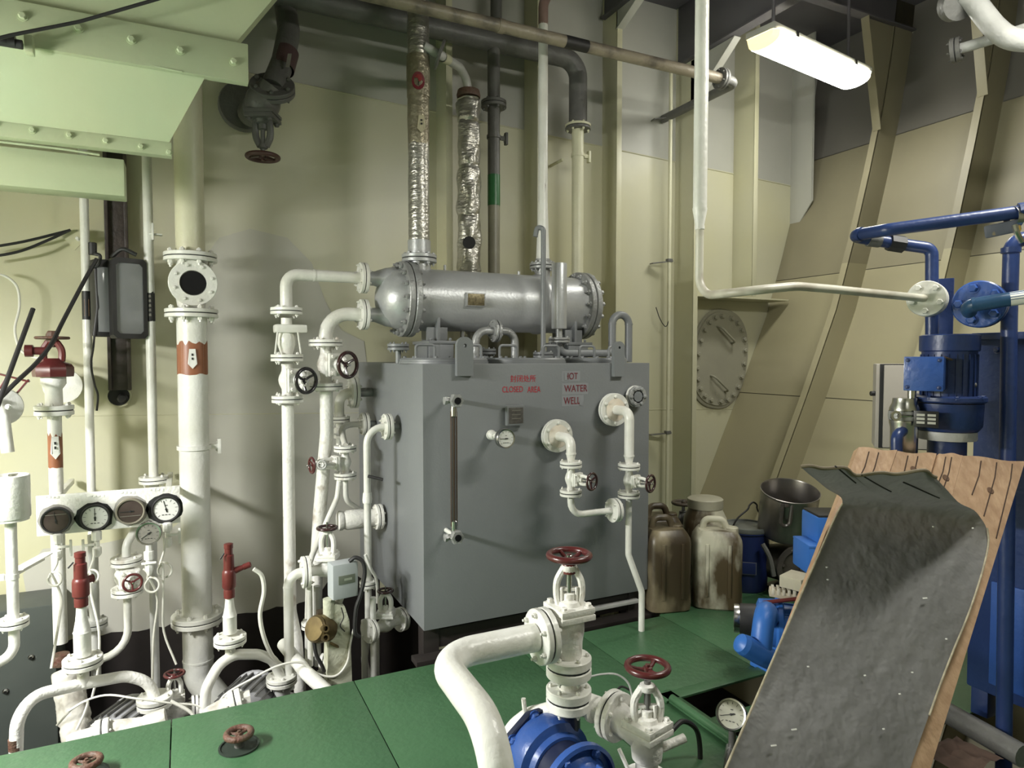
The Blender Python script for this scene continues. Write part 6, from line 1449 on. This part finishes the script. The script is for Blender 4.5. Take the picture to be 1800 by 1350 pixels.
e = PD(1786, 374, 2.46); lathe('pipe_nut', [(px(e, 32)/2, 0), (px(e, 32)/2, .06)], BLUED, PD(1790, 373, 2.46), ps[5]-ps[4], o, 8)
o, ps = up_pipe('upright blue pipe at the right edge before the separator cabinet', [(1990, 416, 2.62), (1778, 420, 2.70), (1774, 560, 2.72), (1764, 1360, 2.74)], 26, BLUED, .05); ps
lathe('collar', [(px(ps[1], 29)/2, -.01), (px(ps[1], 29)/2, .01)], BLUED, PD(1777, 440, 2.6), Z, o)
fB2 = PD(1722, 535, 2.66); fn = (CAMP-fB2); fn.z = 0; fn = (fn.normalized()-RT*.22).normalized()
bf = thing('blue_blind_flange', 'large blue blind flange with thick bolts right of the white flange', 'flange', fB2); kf = px(fB2, 1)
f = lathe('disc', [(40*kf, 0), (41*kf, .005), (41*kf, .022), (39*kf, .026), (0, .026)], BLUE, fB2, fn, bf, 36); lathe('back_disc', [(41*kf, 0), (41*kf, .03)], BLUED, fB2-fn*.008, -fn, bf, 36); lathe('neck', [(24*kf, 0), (24*kf, .25)], BLUED, fB2, -fn, bf, 24)
Mf = frame(fB2+fn*.026, fn)
for j in range(5): head(f, Mf @ Vector((29*kf*math.cos(j*1.257+.6), 29*kf*math.sin(j*1.257+.6), 0)), fn, .017, BLUE)
o, ps = up_pipe('teal-blue pipe with white tape running right from its elbow before the blue flange', [(1704, 548, 2.60), (1700, 538, 2.56), (1760, 528, 2.50), (1830, 518, 2.44), (2000, 500, 2.36)], 24, mat('teal_blue', (.025, .075, .16), .35), .03)
band('white_tape', PD(1775, 526, 2.487), ps[3]-ps[2], px(ps[2], 25)/2, .05, DIAL, o, label='white tape band'); lathe('elbow_band', [(px(ps[1], 27)/2, -.006), (px(ps[1], 27)/2, .006)], MATS['teal_blue'], PD(1712, 536, 2.55), ps[2]-ps[1], o)
# white flange at the end of the long white pipe
ff = thing('white_end_flange', 'white round flange with five bolts where the white pipe meets the separator', 'flange', FQ); kf = px(FQ, 1); fn = (CAMP-FQ); fn.z = 0; fn = (fn.normalized()-RT*.15).normalized()
f = lathe('disc', [(30*kf, 0), (31*kf, .004), (31*kf, .016), (30*kf, .02), (0, .02)], WHITE, FQ, fn, ff, 36); lathe('back_disc', [(31*kf, 0), (31*kf, .05)], WHITE, FQ-fn*.005, -fn, ff, 36); Mf = frame(FQ+fn*.02, fn)
for j in range(5): head(f, Mf @ Vector((22*kf*math.cos(j*1.257+.9), 22*kf*math.sin(j*1.257+.9), 0)), fn, .013, WHITE)
bk = thing('bracket_plate', 'dark blue upright bracket plate behind the white end flange', 'bracket', PD(1656, 595, 2.85)); a = PD(1656, 545, 2.86); box('plate', (px(a, 34), .012, px(a, 110)), BLUED, (0, 0, 0), bk, facing(a, nn) @ Matrix.Rotation(-math.pi/2, 4, 'X'), .012)
# strapped tape bundle
a = PD(1762, 402, 2.5); tbn = thing('strapped_bundle', 'yellow and grey wrapped bundle strapped to the blue pipe with steel band', 'bundle', a); Mx = facing(a, (CAMP-a)); kk = px(a, 1)
box('wrap', (52*kk, 22*kk, .05), mat('yellow_tape', (.55, .36, .08), .5, c2=(.10, .11, .14), ns=12, mix2=(.42, .5)), (0, 0, 0), tbn, Mx @ Matrix.Rotation(.15, 4, 'Z'), .008); lathe('steel_strap', [(18*kk, -.012), (18.6*kk, -.012), (18.6*kk, .012), (18*kk, .012)], STEEL, PD(1783, 382, 2.47), RT, tbn, 20, cap=False); wire('strap_tail', [PD(1783, 395, 2.42), PD(1788, 410, 2.42), PD(1796, 425, 2.43)], .010, STEEL, tbn)
for i, (x0, x1) in enumerate(((1738, 1742), (1792, 1795))):
    b = Vector((cxu+.06, su.y+.36-.25*i, zt_)); a = b+Z*.09; o = thing('thin_stay', ('short thin upright stay between the blue flange and the cabinet top', 'thin upright stay at the right edge above the cabinet')[i], 'stay', b); tube('rod', [a, Vector((a.x, a.y, zt_))], .008, BLUED, o)
# lower clutter at the right edge
o = thing('floor_pipe', 'grey pipe lying on the floor at the lower right corner', 'pipe', PZ(1720, 1300, .05)); tube('pipe', [PZ(1660, 1250, .06), PZ(1800, 1330, .06)], .045, GREYB, o)
rg = thing('brown_rag', 'crumpled brown rag on the floor at the lower right corner', 'rag', PZ(1690, 1345, .03))
def ragb(bm):
    rr = random.Random(3); g = [[bm.verts.new(((i-4)*.03, (j-3)*.03, .03+.035*rr.random()*(1-((i-4)/5)**2))) for j in range(7)] for i in range(9)]
    for i in range(8):
        for j in range(6): bm.faces.new((g[i][j], g[i+1][j], g[i+1][j+1], g[i][j+1]))
    bmesh.ops.solidify(bm, geom=bm.faces[:], thickness=.006)
put('cloth', mk(None, ragb, mat('rag_brown', (.20, .13, .10), .9, c2=(.12, .08, .06), ns=20, mix=.2)), Matrix.Translation(PZ(1690, 1345, 0)), rg)
# ---- pipes under the deckhead at the top right
o = thing('overhead_bend', 'thick grey-white pipe bending under the deckhead at the top right corner', 'pipe', PD(1800, 75, 3.3)); a = PD(1706, -5, 3.5); tube('pipe', [PD(1690, -12, 3.5), a, PD(1745, 45, 3.4), PD(1775, 72, 3.3), PD(1850, 72, 3.2), PD(1850, 72, 3.2)+U*(5.5-PD(1850, 72, 3.2).x)], px(a, 34)/2, GREYW, o, R=.2, n=7, seg=18); lathe('end_flange', [(px(a, 58)/2, 0), (px(a, 58)/2, .06), (px(a, 40)/2, .08)], GREYB, PD(1688, 4, 3.5), (FW+Z*.4), o, 24)
o = thing('overhead_branch', 'thin grey-white pipe with dark flange crossing the top right corner', 'pipe', PD(1680, 88, 3.6)); a = PD(1680, 88, 3.6); tube('pipe', [a, PD(1740, 70, 3.5), PD(1830, 42, 3.3), PD(1830, 42, 3.3)+U*(5.5-PD(1830, 42, 3.3).x)], px(a, 18)/2, GREYW, o, seg=14); flange(o, a, PD(1740, 70, 3.5)-a, px(a, 42)/2, .02, 6, GREYB)
# ---- oval manhole cover on the bulkhead
VM = VW-.012; mc_ = P(1265, 631, VM); km = px(mc_, 1); mh = thing('manhole_cover', 'oval bolted manhole cover with two grab handles on the bulkhead', 'manhole cover', mc_)
Mh = facing(mc_, -V) @ Matrix.Rotation(-.16, 4, 'Z')
ua = (P(1312, 631, VM)-P(1218, 631, VM)).length/2*1.0; ub = 83*km
def ov(bm, s=1.0, th=.02):
    n_ = 48; A = []
    for k_ in range(n_):
        a = 2*math.pi*k_/n_; A.append((ua*s*math.copysign(abs(math.cos(a))**.8, math.cos(a)), ub*s*math.copysign(abs(math.sin(a))**.9, math.sin(a))))
    f0 = [bm.verts.new((x, y, 0)) for x, y in A]; f1_ = [bm.verts.new((x*.985, y*.985, th)) for x, y in A]
    bm.faces.new(f1_)
    for i in range(n_): bm.faces.new((f0[i], f0[(i+1) % n_], f1_[(i+1) % n_], f1_[i]))
MHM = mat('cover_grey_cream', (.34, .33, .25), .45, c2=(.29, .28, .22), ns=4, mix=.2, bump=.2, bs=15)
pl_ = put('cover_plate', mk(None, ov, MHM), Mh, mh); put('seat_ring', mk(None, lambda bm: ov(bm, 1.06, .006), MHM), Mh, mh)
for k_ in range(22):
    a = 2*math.pi*k_/22; head(pl_, Mh @ Vector((ua*.87*math.copysign(abs(math.cos(a))**.8, math.cos(a)), ub*.9*math.copysign(abs(math.sin(a))**.9, math.sin(a)), .02)), -V, .022, MHM)
for sy in (.52, -.52):
    tube('grab_handle', [Mh @ Vector(c) for c in ((-.10, ub*sy+.06, .02), (-.10, ub*sy+.05, .08), (.10, ub*sy-.06, .08), (.10, ub*sy-.06, .02))], .011, MHM, mh, R=.04, seg=8)
# ================================================================== foreground pump and valves
DE = 2.45; E0 = PD(1000, 1110, DE); k = px(E0, 1)
def ez(y): return Vector((E0.x, E0.y, zat(E0.x, E0.y, y)))
fv = thing('discharge_valve', 'white angle valve with large dark red handwheel in the foreground', 'valve', ez(1165))
cb_ = ez(1108)
FAX = -U
fl_c = PD(946, 1107, DE-.02); fl_c = Vector((fl_c.x, E0.y, cb_.z))
def fb(bm):
    lathe_bm(bm, [(23*k, -ez(1108).z+ez(1155).z), (24*k, -.04), (27*k, .0), (27*k, .05), (24*k, ez(1078).z-cb_.z)], 24)
    lathe_bm(bm, [(25*k, 0), (22*k, 20*k), (24*k, cb_.x-fl_c.x)], 24, True, frame(Vector((0, 0, 0)), FAX))
put('body', mk(None, fb, WHITE2), Matrix.Translation(cb_), fv)
flange(fv, fl_c, U, 47*k, .022, 6, WHITE, .006, m2=WHITE)
bz = ez(1084); bonnet(fv, bz, Z, (RT+FW*.5).normalized(), 68*k, 22*k, WHITE2)
yoke(fv, bz+Z*22*k, Z, RT, 70*k, 44*k, WHITE2, 6.5*k); yt = bz+Z*92*k
lathe('red_collar', [(12*k, -14*k), (12.5*k, 0), (11*k, 3*k)], REDB, yt, Z, fv, 14)
cyl('stem', 6*k, 86*k, STEEL, bz+Z*24*k, Z, fv, 10); box('gland_bar', (34*k, 10*k, 6*k), WHITE2, (0, 0, 0), fv, Matrix.Translation(bz+Z*50*k) @ Matrix.Rotation(-YAW, 4, 'Z')); 
for s in (-1, 1): tube('gland_stud', [bz+Z*22*k+RT*s*13*k-FW*4*k, bz+Z*54*k+RT*s*13*k-FW*4*k], 2.8*k, WHITE2, fv, seg=8)
handwheel(fv, ez(976), Z, 41*k, RED, 5, 6.0*k, .2)
flange(fv, ez(1170), Z, 40*k, .034, 6, WHITE, .006)
# big white discharge pipe
bp = thing('discharge_pipe', 'thick white pipe bending toward the viewer from the foreground valve', 'pipe', PD(870, 1350, 2.0))
cA = PD(775, 1150, 2.3); cA = Vector((cA.x, E0.y, cb_.z)); rpp = 23.5*k
xA = P(770, 1148, E0.y).x
cor = Vector((xA, E0.y, cb_.z)); dn = Vector((xA, E0.y-.47, cb_.z-.02))
tube('pipe', [fl_c-U*.03, cor, dn, dn+Vector((.0, -.04, -.75))], rpp, WHITE, bp, R=[.1, .13, .17, .1], n=10, seg=28)
# spool and pump
sp2 = thing('pump_spool', 'short flanged white spool piece on top of the blue foreground pump', 'pipe', ez(1240))
tube('spool', [ez(1178), ez(1215)], 19*k, WHITE2, sp2, seg=20); flange(sp2, ez(1225), Z, 40*k, .034, 6, WHITE, .006); 
PB = BLUE
pc0 = PD(968, 1338, 2.42); axq = Vector((.08, -.99, 0)).normalized(); 
fp2 = thing('foreground_pump', 'bright blue centrifugal pump with bolted casing and finned motor at the bottom edge', 'pump', Vector((pc0.x, pc0.y, 0)))
kk = px(pc0, 1)
lathe('volute', [(40*kk, -.10), (66*kk, -.085), (74*kk, -.05), (76*kk, 0), (73*kk, .03), (60*kk, .04), (56*kk, .06)], PB, pc0, axq, fp2, 40)
lathe('cover_plate', [(79*kk, 0), (80*kk, .004), (80*kk, .022), (78*kk, .026)], mat('black_blue_paint', (.015, .02, .05), .35), pc0-axq*.09, axq, fp2, 10)
Mq = frame(pc0, axq)
for j in range(8): head(fp2, Mq @ Vector((70*kk*math.cos(j*.785+.2), 70*kk*math.sin(j*.785+.2), -.068)), axq, .017, PB)
m0 = pc0+axq*.17
f = lathe('motor_flange', [(70*kk, -.015), (72*kk, -.01), (72*kk, .015), (66*kk, .02), (64*kk, .0), (56*kk, .0)], PB, m0, axq, fp2, 40); lathe('lantern', [(52*kk, -.14), (48*kk, -.06), (56*kk, 0)], MATS['black_blue_paint'], m0, axq, fp2, 32)
for j in range(6):
    q = frame(m0, axq) @ Vector((60*kk*math.cos(j*1.047), 60*kk*math.sin(j*1.047), .012)); head(f, q, axq, .013, PB)
lathe('motor_body', [(56*kk, 0), (50*kk, .02), (46*kk, .05), (46*kk, .36), (40*kk, .40)], PB, m0, axq, fp2, 36)
me = mk(('ffin',), lambda bm: box_bm(bm, .022, .012, .30, (47*kk, 0, .21)), PB, True, .003)
for j in range(10): put('rib', me, frame(m0, axq) @ Matrix.Rotation(j*math.pi/5, 4, 'Z'), fp2)
lathe('suction_neck', [(22*kk, 0), (20*kk, ez(1236).z-pc0.z-.04)], MATS['black_blue_paint'], Vector((E0.x, E0.y, pc0.z+.04)), Z, fp2, 20)
lathe('pump_foot', [(.10, 0), (.10, .02), (.06, .03), (.05, pc0.z-.08)], BLUED, Vector((pc0.x+.05, pc0.y-.05, 0)), Z, fp2, 16)
# white casing piece left behind the pump with an upright pin
o = thing('flange_arm', 'white curved arm with an upright pin behind the blue pump', 'pipe', PD(930, 1262, 2.5)); tube('arm', [PD(890, 1330, 2.5), PD(895, 1285, 2.52), PD(930, 1258, 2.52), PD(985, 1245, 2.48)], 15*k, WHITE2, o, R=.1, seg=14); tube('pin', [PD(924, 1262, 2.5), PD(920, 1228, 2.5)], 4.5*k, WHITE2, o, seg=8)
# second valve
D2 = 2.33; W0 = PD(1137, 1325, D2); k2 = px(W0, 1)
def wz(y): return Vector((W0.x, W0.y, zat(W0.x, W0.y, y)))
v2 = thing('suction_valve', 'white angle valve with dark red handwheel right of the blue foreground pump', 'valve', wz(1345))
cc = wz(1300); fs = PD(1080, 1272, D2+.10); fs.z = cc.z+.03; ax2 = (cc-fs); ax2.z = 0; ax2.normalize()
def vb(bm):
    lathe_bm(bm, [(20*k2, -.35), (20*k2, -.075), (26*k2, -.065), (28*k2, -.03), (28*k2, .0), (25*k2, wz(1285).z-cc.z)], 24)
    lathe_bm(bm, [(26*k2, 0), (24*k2, (cc-fs).length*.5), (30*k2, (cc-fs).length)], 24, True, frame(Vector((0, 0, 0)), fs-cc))
put('body', mk(None, vb, WHITE2), Matrix.Translation(cc), v2)
flange(v2, fs, ax2, 44*k2, .022, 6, WHITE2, .006)
bz = wz(1290); bonnet(v2, bz, Z, (RT+FW*.85).normalized(), 66*k2, 24*k2, WHITE2); yoke(v2, bz+Z*22*k2, Z, RT, 66*k2, 46*k2, WHITE2, 7*k2); cyl('stem', 6*k2, 72*k2, GREYB, bz+Z*24*k2, Z, v2, 10)
box('gland_bar', (34*k2, 10*k2, 6*k2), WHITE2, (0, 0, 0), v2, Matrix.Translation(bz+Z*50*k2) @ Matrix.Rotation(-YAW, 4, 'Z')); tube('gland_stud', [bz+Z*22*k2+RT*12*k2-FW*6*k2, bz+Z*54*k2+RT*12*k2-FW*6*k2], 3*k2, WHITE2, v2, seg=8)
handwheel(v2, wz(1172), Z, 41*k2, RED, 3, 6*k2, .15)
lathe('lower_flange', [(42*k2, 0), (42*k2, .02)], WHITE2, wz(1365), -Z, v2, 24)
o = thing('connecting_pipe', 'white pipe joining the pump spool to the second foreground valve', 'pipe', fs); tube('pipe', [Vector((E0.x+.02, E0.y+.02, fs.z+.03)), fs-ax2*.02], 22*k2, WHITE2, o, seg=20); lathe('weld_ring', [(23.5*k2, -.006), (23.5*k2, .006)], WHITE2, Vector((E0.x, E0.y, fs.z+.03)).lerp(fs, .55), ax2, o)
tube('bleed_stub', [wz(1315)+RT*25*k2, wz(1305)+RT*70*k2+FW*.03], 8*k2, WHITE2, v2, seg=12); cable('thin clear tube arching to the second foreground valve', [(1035, 1190, 2.45), (1060, 1185, 2.44), (1085, 1186, 2.42), (1105, 1202, 2.40), (1113, 1235, 2.38), (1118, 1262, 2.37)], .0045, GREYW, 'tube', 'thin_tube')
cable('short dark hose loop above the second valve flange', [(1086, 1238, 2.46), (1082, 1220, 2.47), (1092, 1207, 2.47), (1108, 1213, 2.45)], .005); o = thing('lever_rod', 'short white lever rod beside the second foreground valve', 'lever', PD(1100, 1350, 2.28)); tube('rod', [PD(1088, 1316, 2.26), PD(1104, 1352, 2.24)], 3.5*k2, WHITE2, o, seg=8)
